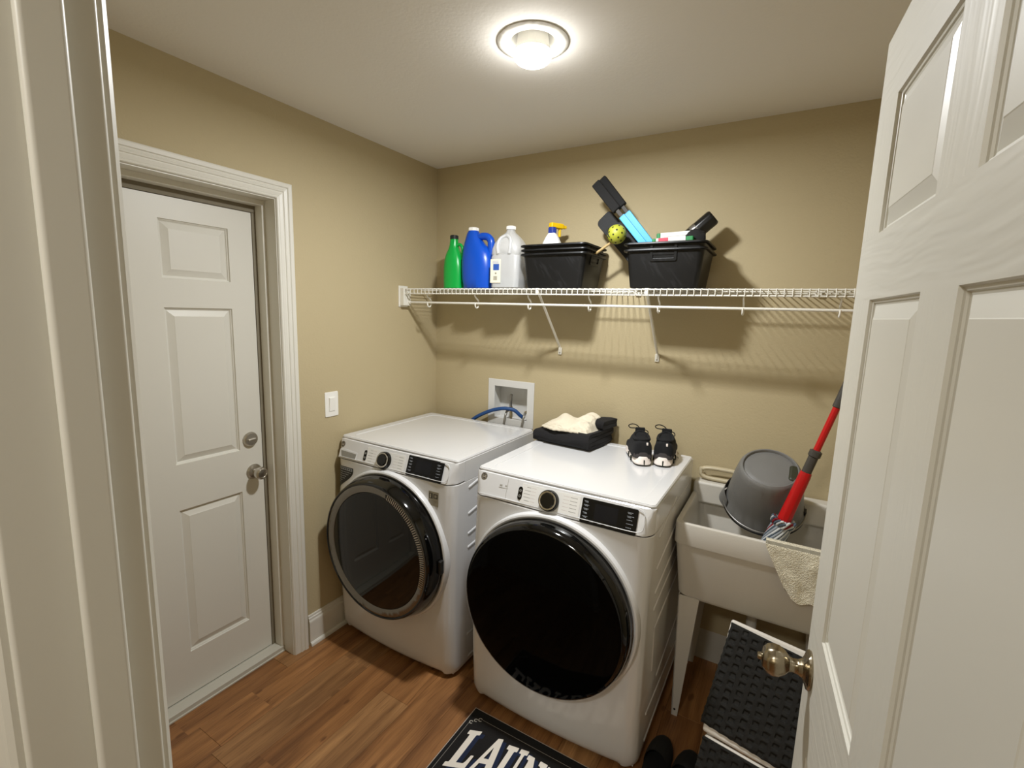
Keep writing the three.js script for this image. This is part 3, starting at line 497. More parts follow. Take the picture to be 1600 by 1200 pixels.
{
  const t = thing('plastic_jug', 'translucent white gallon jug part full with a paper label, beside the blue jug', 'jug', [0.622, SY - 0.001, 0.19], 0.1);
  const sec = (y, a, r) => rrect(-a, a, -a, a, r, y, 6);
  const S = [[0, 0.066, 0.02], [0.005, 0.073, 0.024], [0.06, 0.0755, 0.026], [0.15, 0.0755, 0.026], [0.158, 0.0725, 0.026], [0.166, 0.0755, 0.026], [0.19, 0.0745, 0.03], [0.215, 0.069, 0.036], [0.24, 0.056, 0.042], [0.26, 0.038, 0.034], [0.272, 0.024, 0.0235], [0.286, 0.0195, 0.019]];
  obj('body', loft(S.map((s) => sec(...s)), { cap0: true, cap1: true, crease: 0.8 }), M.jug, t);
  obj('contents', loft([sec(0.004, 0.068, 0.02), sec(0.01, 0.071, 0.024), sec(0.046, 0.0725, 0.025)], { cap0: true, cap1: true }), M.liquid, t);
  obj('handle', tube([[-0.03, 0.165, 0.076], [-0.034, 0.2, 0.0755], [-0.026, 0.236, 0.062], [0.0, 0.25, 0.052], [0.026, 0.236, 0.062], [0.034, 0.2, 0.0755], [0.03, 0.165, 0.076]], 0.0085, 40, 8), M.jug, t);
  obj('cap', capGeo(0.0225, 0.017).map((g) => g.translate(0, 0.286, 0)), M.cap, t);
  obj('label', decal(0.055, 0.112).translate(-0.042, 0.082, 0.0766), printed(jugLabel, 0.5), t, 'paper label');
}
{
  const t = thing('spray_bottle', 'white spray bottle with a blue collar and yellow trigger standing inside the black bins', 'spray bottle', [0.828, 1.783, 0.15]);
  obj('body', loft([[0, 0.042, 0.03], [0.004, 0.046, 0.034], [0.1, 0.05, 0.036], [0.155, 0.0495, 0.036], [0.175, 0.044, 0.032], [0.2, 0.031, 0.025], [0.222, 0.0155, 0.015], [0.23, 0.014, 0.014]].map(([y, a, b]) => ell(0, 0, a, b, y, 2.6)), { cap0: true, cap1: true }), M.bottle, t);
  obj('collar', capGeo(0.0185, 0.028).map((g) => g.translate(0, 0.218, 0)), M.navy, t);
  const h = obj('trigger_head', [rbx(-0.014, 0.014, 0.243, 0.268, -0.062, 0.014, 0.006), rbx(-0.0095, 0.0095, 0.247, 0.262, -0.082, -0.06, 0.003), rbx(-0.007, 0.007, 0.205, 0.248, -0.05, -0.04, 0.004).rotateX(0.0)], M.yellow, t);
  for (const k of [h]) k.geometry.applyMatrix4(new THREE.Matrix4().makeRotationY(-0.45));
}
// ---------------------------------------------------------------- black bins
function makeBin(o) {
  const t = thing('storage_bin', o.label, 'storage bin', o.pos, o.turn || 0, o.group);
  const [wb, db, wt, dt, h] = [o.wb / 2, o.db / 2, o.wt / 2, o.dt / 2, o.h], R = (a, b, r, y) => rrect(-a, a, -b, b, r, y, 4), th = 0.0025;
  const L = (k, q) => q + k;
  const S = [R(wb - 0.006, db - 0.006, 0.014, 0), R(wb, db, 0.018, 0.005), R(wt - 0.012, dt - 0.012, 0.024, h - 0.011), R(wt - 0.010, dt - 0.010, 0.024, h - 0.0095), R(wt, dt, 0.028, h - 0.009), R(wt + 0.002, dt + 0.002, 0.03, h - 0.007), R(wt + 0.001, dt + 0.001, 0.03, h - 0.002), R(wt - 0.003, dt - 0.003, 0.028, h), R(wt - 0.009, dt - 0.009, 0.024, h - 0.003), R(wt - 0.013, dt - 0.013, 0.024, h - 0.02), R(wb - th, db - th, 0.016, 0.008), R(wb - 0.01, db - 0.01, 0.012, 0.005)];
  obj('shell', loft(S, { cap0: true, cap1: true, crease: 0.5 }), M.binPlastic, t);
  for (const s of [1, -1]) {
    const hx = o.axis === 'x', slope = hx ? Math.atan2(wt - wb - 0.012, h) : Math.atan2(dt - db - 0.012, h), d = (hx ? wb + (wt - wb - 0.012) * 0.81 : db + (dt - db - 0.012) * 0.81);
    const g = [slabShape(rrPts(-0.052, 0.052, -0.023, 0.023, 0.007), 0.004, 0.0012, [rrPts(-0.043, 0.043, -0.013, 0.015, 0.005)]), bx(-0.043, 0.043, -0.013, 0.015, -0.006, -0.002)].map((q) => { q = prep(q).rotateX(slope).translate(0, h * 0.83, d); return q.rotateY((hx ? Math.PI / 2 : 0) + (s < 0 ? Math.PI : 0)); });
    obj('handle', g, M.binPlastic, t);
  }
  numberParts(t); return t;
}
const B1 = { wb: 0.276, db: 0.225, wt: 0.335, dt: 0.275, h: 0.158 };
makeBin({ ...B1, axis: 'x', pos: [0.897, SY - 0.002, 0.155], label: 'black storage bin, lowest of the nested stack right of the clear jug', group: 'black bins on the shelf' });
makeBin({ ...B1, axis: 'x', pos: [0.897, SY + 0.017, 0.155], turn: 0.012, label: 'black storage bin, middle of the nested stack right of the clear jug', group: 'black bins on the shelf' });
makeBin({ ...B1, axis: 'x', pos: [0.896, SY + 0.037, 0.155], turn: -0.015, label: 'black plastic storage bin, topmost of the nested stack around the spray bottle', group: 'black bins on the shelf' });
const B2 = { wb: 0.272, db: 0.225, wt: 0.33, dt: 0.275, h: 0.158 };
makeBin({ ...B2, axis: 'z', pos: [1.389, SY - 0.002, 0.155], label: 'black storage bin with a front handle slot, lower of the right-hand pair', group: 'black bins on the shelf' });
makeBin({ ...B2, axis: 'z', pos: [1.387, SY + 0.023, 0.155], turn: 0.012, label: 'black plastic storage bin full of tools and cartons, upper of the nested pair', group: 'black bins on the shelf' });
// ---------------------------------------------------------------- things in the right-hand bins
function between(g, a, b) {                          // moves geometry built along +y from 0 to 1 m scale onto the segment a -> b, wide side to the room
  a = V(...a); b = V(...b); const y = b.clone().sub(a).normalize(), x = y.clone().cross(V(0, 0, 1)).normalize(), z = x.clone().cross(y);
  return prep(g).applyMatrix4(new THREE.Matrix4().makeBasis(x, y, z).setPosition(a));
}
for (const [a, b, l] of [[[1.335, 1.862, 0.17], [1.041, 2.204, 0.165], 'black-gripped tool with light blue shaft, the lower of two leaning in the bin'], [[1.354, 1.868, 0.138], [1.058, 2.227, 0.138], 'black-gripped tool with light blue shaft, the upper of two leaning in the bin']]) {
  const len = V(...a).distanceTo(V(...b)), t = thing('long_handled_tool', l, 'tool', [0, 0, 0], 0, 'two blue and black tools in the bin');
  const gl = 0.165;
  obj('shaft', between(rbx(-0.014, 0.014, 0, len - gl - 0.035, -0.008, 0.008, 0.003), a, b), M.skyblue, t);
  obj('neck', between(rbx(-0.009, 0.009, len - gl - 0.04, len - gl + 0.01, -0.005, 0.005, 0.003), a, b), M.collar, t);
  obj('grip', between(rbx(-0.0205, 0.0205, len - gl, len, -0.0125, 0.0125, 0.006, 3), a, b), M.grip, t);
}
tag(obj('paddle', between(slabShape(rrPts(-0.041, 0.041, 0, 0.285, 0.02), 0.008, 0.002), [1.254, 1.862, 0.1], [1.06, 2.07, 0.09]), M.paddle), 'dark flat paddle leaning behind the yellow ball and the blue tools', 'paddle');
{
  const t = thing('perforated_ball', 'yellow-green perforated plastic ball at the left rim of the tool bin', 'ball', [1.1607, 1.9729, 0.19]);
  obj('shell', new THREE.SphereGeometry(0.0415, 40, 28), M.ball, t);
  const holes = []; for (let i = 0; i < 34; i++) { const y = 1 - (i + 0.5) / 34 * 2, a = i * 2.39996, r = Math.sqrt(1 - y * y), n = V(r * Math.cos(a), y, r * Math.sin(a)); holes.push(between(new THREE.CylinderGeometry(0.0042, 0.0042, 0.0008, 10).translate(0, 0.0413, 0), [0, 0, 0], n.toArray())); }
  obj('holes', holes, M.hole, t);
  obj('strap', tube(Array.from({ length: 13 }, (_, i) => { const a = -0.4 + i / 12 * 2.4; return V(-0.0428 * Math.cos(a) * 0.75, -0.0428 * Math.sin(a) * 0.75 + 0.012, 0.031); }), 0.0035, 24, 6), M.rubber, t);
}
tag(obj('wooden_stick', rod([1.055, 1.893, 0.172], [1.142, 1.95, 0.168], 0.0058, 10), M.stick), 'short tan wooden stick between the bin stack and the yellow ball', 'stick');
for (const [x0, y0, z, rot, l, two] of [[1.414, 1.948, 0.18, 0.03, 'white and green carton on its side in the bin, the farther of two', 0], [1.408, 1.92, 0.225, 0.03, 'white and green carton with a red patch in the bin, the nearer of two', 1]]) {
  const t = thing('carton', l, 'carton', [x0, y0, z], 0, 'two cartons in the tool bin'); t.rotation.z = rot;
  obj('sleeve', rbx(-0.062, 0.056, -0.016, 0.02, -0.02, 0.02, 0.002), M.boxWhite, t);
  obj('end_cap', rbx(0.056, 0.084, -0.016, 0.02, -0.02, 0.02, 0.004), M.boxGreen, t); obj('end_cap', rbx(-0.078, -0.062, -0.016, 0.02, -0.02, 0.02, 0.004), M.boxGreen, t);
  if (two) obj('printed_patch', rbx(-0.052, -0.012, -0.012, 0.0205, -0.0205, 0.0205, 0.001), M.boxRed, t);
  else obj('print_line', [bx(-0.05, 0.05, 0.002, 0.0045, 0.0195, 0.0203), bx(-0.05, 0.02, -0.006, -0.0045, 0.0195, 0.0203)], M.panelGrey, t);
  numberParts(t);
}
{
  const a = [1.43, 1.935, 0.125], b = [1.5418, 2.033, 0.12], t = thing('black_canister', 'shiny black cylinder poking up and right from the tool bin', 'canister', [0, 0, 0]);
  const len = V(...a).distanceTo(V(...b));
  obj('tube', between(lathe([[0, 0], [0.0315, 0], [0.0325, 0.004], [0.0325, len - 0.01], [0.031, len - 0.004], [0.028, len], [0.025, len - 0.003], [0, len - 0.004]], 40), a, b), M.can, t);
  obj('band', between(lathe([[0.033, 0.05], [0.0336, 0.052], [0.0336, 0.074], [0.033, 0.076]], 40), a, b), M.steel, t);
}
{
  const t = thing('dark_pouch', 'crumpled black pouch at the right end of the tool bin', 'pouch', [1.487, 1.935, 0.19]);
  obj('pouch', blob(0.042, 0.045, 0.032, 0.25, 301), M.grip, t);
}
function blob(a, b, c, amp, s) { const g = new THREE.IcosahedronGeometry(1, 4), p = g.attributes.position; for (let i = 0; i < p.count; i++) { const x = p.getX(i), y = p.getY(i), z = p.getZ(i), k = 1 + amp * (vnoise(x * 2 + 9, y * 2 + z * 1.7 + 9, s) - 0.5) + amp * 0.5 * (vnoise(x * 5 + 9, y * 5 - z * 4 + 19, s + 1) - 0.5); p.setXYZ(i, x * a * k, y * b * k, z * c * k); } return toCreasedNormals(g, 1.5); }
{
  const pts = []; for (let i = 0; i <= 64; i++) { const a = i / 64 * 2 * 6.2832 + 2.6, k = i / 64; pts.push(V(1.655 + (0.085 - 0.006 * k) * Math.cos(a) + 0.012 * Math.sign(Math.cos(a)) * Math.abs(Math.sin(a)), 0.9345 + 0.027 * Math.sin(a) + 0.002 * Math.sin(3 * a), 0.026 + 0.022 * k)); }
  tag(obj('vinyl_hose', tube(pts, 0.0085, 160, 8), phys(0xd9ccab, 0.35, { transmission: 0.25, thickness: 0 })), 'translucent beige hose coiled on the back ledge of the utility sink', 'hose');
}
// ================================================================ CLOTHES AND SNEAKERS ON THE DRYER
function foldedCloth(w, d, layers, pitch, th, s, amp) {   // one sheet folded back and forth; folds run along x, ends show the layers
  const path = [];
  const total = (layers - 1) * pitch, half = layers / 2;   // nested U folds, closed towards the room, open at the back
  const U = (k, dir) => { const yb = th / 2 + k * pitch, yt = th / 2 + total - k * pitch, R = (yt - yb) / 2, ex = d / 2 - R - k * 0.002, seg = []; for (let i = 0; i <= 12; i++) seg.push([-d / 2 + 0.004 * k + (ex + d / 2) * i / 12, yb]); for (let i = 1; i < 10; i++) { const a = -Math.PI / 2 + i / 10 * Math.PI; seg.push([ex + Math.cos(a) * R, (yb + yt) / 2 + Math.sin(a) * R]); } for (let i = 12; i >= 0; i--) seg.push([-d / 2 + 0.004 * k + (ex + d / 2) * i / 12, yt]); return dir > 0 ? seg : seg.reverse(); };
  for (let k = 0; k < half; k++) { if (k) { const p = path.at(-1), q = U(k, k % 2 ? -1 : 1)[0]; path.push([p[0] - 0.006, p[1] * 0.8 + q[1] * 0.2], [p[0] - 0.006, p[1] * 0.2 + q[1] * 0.8]); } path.push(...U(k, k % 2 ? -1 : 1)); }
  const n = path.length, A = [], B = [];
  for (let i = 0; i < n; i++) { const p = path[Math.max(0, i - 1)], q = path[Math.min(n - 1, i + 1)], dx = q[0] - p[0], dy = q[1] - p[1], l = Math.hypot(dx, dy) || 1; A.push([path[i][0] - dy / l * th / 2, path[i][1] + dx / l * th / 2]); B.push([path[i][0] + dy / l * th / 2, path[i][1] - dx / l * th / 2]); }
  const outline = [...A, ...B.reverse()], rings = [], NX = 30;
  for (let j = 0; j <= NX; j++) {
    const x = -w / 2 + w * j / NX, e = Math.min(1, Math.min(j, NX - j) / 2);
    rings.push(outline.map(([z, y]) => V(x + 0.012 * (vnoise(y * 60 + 3, z * 9 + 5, s) - 0.5) * (1 - e * 0.7), Math.max(0.0008, y * (0.8 + 0.35 * (x / w + 0.5)) * (1 + amp * 3 * (vnoise(x * 9 + 7, z * 8 + 7, s + 1) - 0.5)) + y / (layers * pitch) * amp * 0.02 * Math.sin(x * 40)), z + amp * 0.06 * (vnoise(x * 14 + 3, y * 90 + 4, s + 2) - 0.5))));
  }
  const g = [loft(rings, { closed: true, crease: 1.2 })];
  const capL = [], m = outline.length;
  for (const [ring, f] of [[rings[0], 1], [rings[NX], -1]]) for (let i = 0; i < n - 1; i++) { const a = ring[i], b = ring[i + 1], c = ring[m - 2 - i], e = ring[m - 1 - i]; if (f > 0) capL.push(a, b, c, a, c, e); else capL.push(a, c, b, a, e, c); }
  const cg = new THREE.BufferGeometry().setFromPoints(capL); cg.computeVertexNormals(); g.push(boxUV(cg)); return boxUV(merge(g));
}
const DT = MH + 0.0005;                              // top of the dryer
tag(obj('folded_trousers', foldedCloth(0.305, 0.235, 4, 0.0178, 0.0165, 410, 0.1).rotateY(-0.12).translate(0.99, DT, 0.16), M.darkCloth), 'folded dark grey garment lying under the cream cloth on the dryer', 'clothing');
tag(obj('folded_shirt', foldedCloth(0.15, 0.13, 2, 0.017, 0.0155, 430, 0.2).rotateY(-0.2).translate(1.082, DT + 0.0775, 0.085), M.darkCloth), 'small folded dark garment behind the right end of the cream cloth', 'clothing');
{
  const fr = (u, v) => {                             // u left to right, v back to front
    const x = -0.15 + 0.265 * u + 0.03 * v * (1 - u), z = -0.105 + 0.185 * v + 0.02 * Math.sin(u * 5) - 0.05 * (1 - u) * (v - 0.3);
    const ed = Math.min(smooth(0, 0.16, u), smooth(0, 0.09, 1 - u), smooth(0, 0.14, v), smooth(0, 0.1, 1 - v));
    const hump = 0.036 * Math.exp(-(((u - 0.36) / 0.16) ** 2) - ((v - 0.15) / 0.5) ** 2) + 0.050 * Math.exp(-(((u - 0.78) / 0.2) ** 2) - ((v - 0.25) / 0.55) ** 2);
    const wr = 0.006 * Math.sin(v * 21 + u * 4 + 3 * vnoise(u * 4, v * 4, 441)) * smooth(0.5, 0.9, u) + 0.007 * (vnoise(u * 7 + 2, v * 6, 442) - 0.5) - 0.006 * Math.exp(-(((v - 0.86 + 0.06 * Math.sin(u * 9)) / 0.02) ** 2));
    return V(x, ed * (0.016 + hump + wr), z);
  };
  const g = [surf((u, v) => { const p = fr(u, v); return p; }, 60, 50, 1.2), surf((u, v) => { const p = fr(1 - u, v); return V(p.x, -0.0008, p.z); }, 20, 20)];
  const rim = []; for (let i = 0; i <= 40; i++) { const u = 0.12 + 0.72 * i / 40, p = fr(u, 1); rim.push(V(p.x + 0.002, 0.004 + 0.003 * vnoise(i * 0.6, 1, 451), p.z + 0.005 + 0.006 * vnoise(i * 0.45, 3, 450))); }
  g.push(tube(rim, 0.0045, 80, 8));
  const o = obj('folded_cloth', boxUV(merge(g)).scale(1.12, 1.1, 1.1).rotateY(-0.12).translate(0.985, DT + 0.0685, 0.185), M.cream); tag(o, 'rumpled cream cloth lying on top of the dark folded garments', 'cloth');
}
function sneaker(label, pos, turn) {
  const t = thing('sneaker', label, 'shoe', pos, turn, 'pair of sneakers on the dryer');
  const P = [[-0.0015, 0.003, 0.05], [0.0, 0.02, 0.092], [0.004, 0.031, 0.1], [0.012, 0.037, 0.102], [0.03, 0.0405, 0.102], [0.055, 0.041, 0.1], [0.08, 0.0415, 0.106], [0.105, 0.0425, 0.116], [0.125, 0.0435, 0.108], [0.15, 0.043, 0.085], [0.18, 0.0445, 0.07], [0.21, 0.043, 0.059], [0.24, 0.037, 0.05], [0.26, 0.028, 0.044], [0.272, 0.014, 0.036], [0.276, 0.004, 0.03]];
  const rings = P.map(([s, w, h]) => Array.from({ length: 25 }, (_, i) => { const a = i / 24 * Math.PI, c = Math.cos(a), q = Math.sin(a); return V(w * Math.sign(c) * Math.abs(c) ** 0.5 * (1 - 0.1 * q * smooth(0.3, 1, q)), 0.028 + (h - 0.028) * q ** 0.6, -s); }));
  const upper = obj('upper', loft(rings, { closed: false, crease: 1.2, cap1: false }), M.shoeKnit, t);
  // padded collar ring around the opening
  obj('collar', tube([[0, 0.104, -0.012], [0.022, 0.103, -0.026], [0.03, 0.1, -0.06], [0.026, 0.108, -0.095], [0, 0.118, -0.112], [-0.026, 0.108, -0.095], [-0.03, 0.1, -0.06], [-0.022, 0.103, -0.026]], 0.0065, 48, 8, true), M.shoeKnit, t);
  obj('tongue', rbx(-0.021, 0.021, 0.09, 0.134, -0.122, -0.112, 0.005).rotateX(0.0), M.shoeKnit, t);
  const heelAt = (a, y, off) => { const w = 0.0405 + off; return V(w * Math.sign(Math.sin(a)) * Math.abs(Math.sin(a)) ** 0.85, y, -0.03 + (0.0315 + off) * Math.abs(Math.cos(a)) ** 0.62); };
  obj('heel_patch', surf((u, v) => { const a = (u - 0.5) * 2.4; return heelAt(a, 0.03 + v * (0.026 - 0.012 * Math.abs(u - 0.5) * 2), 0.0012 - 0.0015 * v * v); }, 24, 8, 1.2), M.shoeGrey, t);
  obj('heel_tab', rbx(0.010, 0.018, 0.084, 0.096, -0.008, 0.0005, 0.002), M.sole, t);
  const plan = (y, k, flare) => Array.from({ length: 48 }, (_, i) => { const a = -i / 48 * 2 * Math.PI, c = Math.cos(a), s = Math.sin(a), z = -0.138 - 0.146 * s; const w = 0.039 + 0.008 * Math.exp(-(((-z - 0.19) / 0.07) ** 2)) + flare * smooth(0.08, 0, -z) * 0.012; return V(w * k * Math.sign(c) * Math.abs(c) ** 0.6, y, z * (1 + 0) + (s < 0 ? flare * 0.006 : 0)); });
  obj('sole', loft([plan(0.0045, 0.98, 1), plan(0.009, 1.03, 1), plan(0.0115, 1.0, 0.9), plan(0.019, 1.0, 0.55), plan(0.0205, 0.975, 0.5), plan(0.023, 1.0, 0.4), plan(0.033, 0.97, 0), plan(0.036, 0.93, -0.3)], { cap0: true, cap1: true, crease: 0.5 }), M.sole, t);
  obj('outsole', loft([plan(0.0, 0.9, 0.3), plan(0.0045, 0.97, 1)], { cap0: true, cap1: true }), M.outsole, t);
  for (const [x, z, w] of [[0.004, 0.012, 0.0025], [0.0415, -0.05, 0.003], [-0.0415, -0.05, 0.003], [0.043, -0.11, 0.003], [-0.043, -0.11, 0.003]]) obj('sole_groove', rbx(x - w, x + w, 0.002, 0.024, z - 0.006, z + 0.002, 0.001), M.outsole, t);
  obj('lace_loop', tube([[0.0, 0.126, -0.124], [-0.012, 0.14, -0.121], [-0.034, 0.147, -0.118], [-0.05, 0.14, -0.116], [-0.045, 0.131, -0.118], [-0.02, 0.128, -0.122], [0.0, 0.125, -0.125]], 0.0022, 40, 6), M.lace, t);
  obj('lace_loop', tube([[0.0, 0.118, -0.118], [0.014, 0.124, -0.115], [0.032, 0.118, -0.112], [0.034, 0.105, -0.112]], 0.0022, 24, 6), M.lace, t);
  for (let k = 0; k < 4; k++) obj('lace', tube([[-0.024, 0.108 - k * 0.012, -0.122 - k * 0.02], [0, 0.117 - k * 0.0135, -0.124 - k * 0.02], [0.024, 0.108 - k * 0.012, -0.122 - k * 0.02]], 0.0024, 10, 6), M.lace, t);
  numberParts(t); return t;
}
sneaker('left black sneaker with chunky white sole, nearer the folded clothes on the dryer', [1.381, DT, 0.335], 0.42);
sneaker('right black sneaker with chunky white sole, nearer the sink on the dryer', [1.452, DT, 0.298], 0.12);

// ================================================================ UTILITY SINK AND WHAT IS IN IT
const TX0 = 1.549, TX1 = 2.135, TZ0 = 0.006, TZ1 = 0.452, RIM = 0.846;
{
  const t = thing('utility_sink', 'off-white plastic utility sink on tapered legs beside the dryer', 'sink', [0, 0, 0]);
  const R = (i, y, r) => rrect(TX0 + i, TX1 - i, TZ0 + i, TZ1 - i, r, y, 5);
  obj('basin', boxUV(loft([R(0.05, 0.532, 0.03), R(0.034, 0.534, 0.035), R(0.026, 0.546, 0.035), R(0.006, 0.758, 0.03), R(0.0055, 0.7605, 0.03), R(0.0005, 0.762, 0.03), R(0, 0.765, 0.03), R(0, 0.84, 0.03), R(0.0015, 0.8445, 0.03), R(0.006, RIM, 0.028), R(0.016, RIM, 0.024), R(0.02, 0.8445, 0.022), R(0.024, 0.838, 0.022), R(0.05, 0.58, 0.04), R(0.07, 0.565, 0.04), R(0.12, 0.561, 0.03)], { cap0: true, cap1: true, crease: 0.5 })), M.tub, t);
  const ledge = obj('back_ledge', [rbx(TX0 + 0.002, TX1 - 0.002, 0.8, 0.898, TZ0, 0.075, 0.012, 4)], M.tub, t);
  const leg = (sx, sz) => {                          // two tapered plates meeting in an angle
    const x = sx < 0 ? TX0 + 0.032 : TX1 - 0.032, z = sz > 0 ? TZ1 - 0.026 : TZ0 + 0.03, xb = x + (sx < 0 ? 0.010 : -0.010), zb = z - sz * 0.012, k = -sx, m = -sz;
    const plate = (dx, dz) => { const a = [V(x, 0.54, z), V(x + dx * 0.078, 0.54, z + dz * 0.078), V(xb + dx * 0.024, 0, zb + dz * 0.024), V(xb, 0, zb)], o = dx ? V(0, 0, m * 0.004) : V(k * 0.004, 0, 0); return new ConvexHull8(a, o); };
    return [plate(k, 0), plate(0, m)];
  };
  function ConvexHull8(a, o) { const b = a.map((p) => p.clone().add(o)), L = [], q = (i, j, k, l) => L.push(i, j, k, i, k, l); q(a[0], a[1], a[2], a[3]); q(b[3], b[2], b[1], b[0]); for (let i = 0; i < 4; i++) { const j = (i + 1) % 4; q(a[j], a[i], b[i], b[j]); } const g = new THREE.BufferGeometry().setFromPoints(L); g.computeVertexNormals(); return boxUV(g); }
  for (const sx of [-1, 1]) for (const sz of [1, -1]) { const l = obj('leg', leg(sx, sz), M.tub, t); if (sz > 0) obj('foot_hole', new THREE.CylinderGeometry(0.0045, 0.0045, 0.001, 12).rotateX(Math.PI / 2).translate(sx < 0 ? TX0 + 0.054 : TX1 - 0.054, 0.03, TZ1 - 0.0365), M.rubber, l); }
  obj('drain_pipe', [rod([1.84, 0.30, 0.22], [1.84, 0.535, 0.22], 0.02, 14), rod([1.84, 0.31, 0.22], [1.84, 0.31, 0.0], 0.018, 14)], M.whitePlastic, t);
  numberParts(t);
}
{
  const t = thing('bucket', 'grey plastic mop bucket upside down in the utility sink', 'bucket', [1.833, 0.874, 0.163]);
  t.quaternion.setFromUnitVectors(V(0, 1, 0), V(0.05, 0.86, 0.5).normalize());
  obj('body', lathe([[0.137, 0.004], [0.142, 0.0], [0.1455, 0.002], [0.146, 0.012], [0.1425, 0.016], [0.141, 0.02], [0.132, 0.09], [0.12, 0.17], [0.111, 0.215], [0.1055, 0.236], [0.099, 0.2465], [0.096, 0.249], [0.0925, 0.2485], [0.0905, 0.245], [0.0895, 0.238]].map(([r, y]) => [r, y < 0.05 ? y : 0.05 + (y - 0.05) * 0.9]), 72), M.bucket, t);
  obj('base', lathe([[0.0895, 0.2192], [0.087, 0.2205], [0.07, 0.2215], [0.03, 0.223], [0.006, 0.2255], [0, 0.2255]], 64), M.bucket, t);
  obj('grip_hole_shade', [rbx(0.062, 0.1, 0.185, 0.2278, -0.04, 0.04, 0.012, 3)], M.gripHoleShade, t);  // dark block stands in for the shade inside the cut hand hole
  obj('rim', lathe([[0.1395, 0.004], [0.1475, 0.001], [0.1495, 0.006], [0.1475, 0.0115], [0.142, 0.012]], 72), M.bucketRim, t);
  obj('spout', loft([0, 1, 2].map((k) => Array.from({ length: 13 }, (_, i) => { const a = Math.PI - 0.45 + i / 12 * 0.9, r = 0.143 + 0.022 * Math.sin(i / 12 * Math.PI) * (1 - k * 0.42); return V(r * Math.cos(a), 0.004 + k * 0.03, r * Math.sin(a)); })), { closed: false }), M.bucket, t);
  obj('bail_handle', tube(Array.from({ length: 17 }, (_, i) => { const a = i / 16 * Math.PI; return V(-0.148 * Math.cos(a) , 0.022 + 0.012 * Math.sin(a), 0.158 * Math.sin(a)); }), 0.003, 60, 8), M.steel, t);
  for (const s of [-1, 1]) obj('handle_ear', rbx(s * 0.143 - 0.006, s * 0.143 + 0.006, 0.01, 0.036, -0.011, 0.011, 0.004), M.bucketRim, t);
  numberParts(t);
}
{
  const A = V(1.882, 0.82, 0.378), B = V(2.128, 1.735, 0.326), d = B.clone().sub(A), t = thing('twist_mop', 'twist mop with a red handle and grey and white yarn head standing in the sink', 'mop', [0, 0, 0]);
  const at = (y) => A.clone().addScaledVector(d, (y - A.y) / d.y), L = (pts, y0) => { const a = at(y0), dir = d.clone().normalize(); const g = lathe(pts, 24); g.applyQuaternion(new THREE.Quaternion().setFromUnitVectors(V(0, 1, 0), dir)); return g.translate(a.x, a.y, a.z); };
  obj('handle', L([[0.011, 0], [0.011, 0.72]], 1.16), M.red, t);
  obj('sleeve', L([[0.017, -0.01], [0.0235, 0], [0.0225, 0.02], [0.0195, 0.19], [0.018, 0.205], [0.0135, 0.207]], 0.9), M.red, t);
  obj('collar', L([[0.0125, -0.004], [0.0155, 0], [0.0155, 0.06], [0.0195, 0.063], [0.0195, 0.082], [0.012, 0.086]], 1.098), M.collar, t);
  obj('collar', L([[0.012, 0], [0.0145, 0.002], [0.0145, 0.2], [0.012, 0.204]], 1.335), M.collar, t);
  obj('end_cap', L([[0.011, 0], [0.013, 0.002], [0.013, 0.05], [0.008, 0.058], [0, 0.06]], 1.735), M.collar, t);
  const q = new THREE.Quaternion().setFromUnitVectors(V(0, 1, 0), d.clone().normalize());
  const strands = { Grey: [], White: [], Red: [], Blue: [] }, keys = ['Grey', 'White', 'Blue', 'White', 'Grey', 'Blue', 'White', 'Grey', 'Blue', 'White', 'Red', 'Grey'];
  for (let i = 0; i < 56; i++) {                     // twisted yarn below the sleeve
    const a0 = i / 28 * 2 * Math.PI + rr(-0.1, 0.1), inner = i >= 28, pts = [];
    for (let k = 0; k <= 10; k++) { const f = k / 10, rad = (inner ? 0.6 : 1) * (0.0255 + 0.012 * Math.sin(f * Math.PI * 0.8) + 0.018 * Math.max(0, f - 0.6)), a = a0 + f * 4.4; pts.push(V(rad * Math.cos(a), 0.015 - f * 0.29, rad * Math.sin(a))); }
    strands[keys[i % 12]].push(tube(pts, 0.0052, 30, 6));
  }
  for (let i = 0; i < 22; i++) {                     // frayed loops around the sleeve
    const a = i / 22 * 6.283, r = 0.026; strands[i % 5 === 2 ? 'Red' : i % 2 ? 'White' : 'Blue'].push(tube([V(r * Math.cos(a), 0.0, r * Math.sin(a)), V((r + 0.011) * Math.cos(a + 0.25), 0.014 + rr(-0.006, 0.008), (r + 0.011) * Math.sin(a + 0.25)), V((r + 0.009) * Math.cos(a + 0.6), rr(-0.006, 0.006), (r + 0.009) * Math.sin(a + 0.6)), V(r * Math.cos(a + 0.8), -0.012, r * Math.sin(a + 0.8))], 0.0045, 14, 6));
  }
  const o = at(0.9); for (const [k, m] of [['Grey', M.yarnGrey], ['White', M.yarnWhite], ['Red', M.yarnRed], ['Blue', M.yarnBlue]]) { const g = merge(strands[k]).applyQuaternion(q).translate(o.x, o.y, o.z); obj('yarn', g, m, t).userData.kind = 'stuff'; }
  numberParts(t);
}
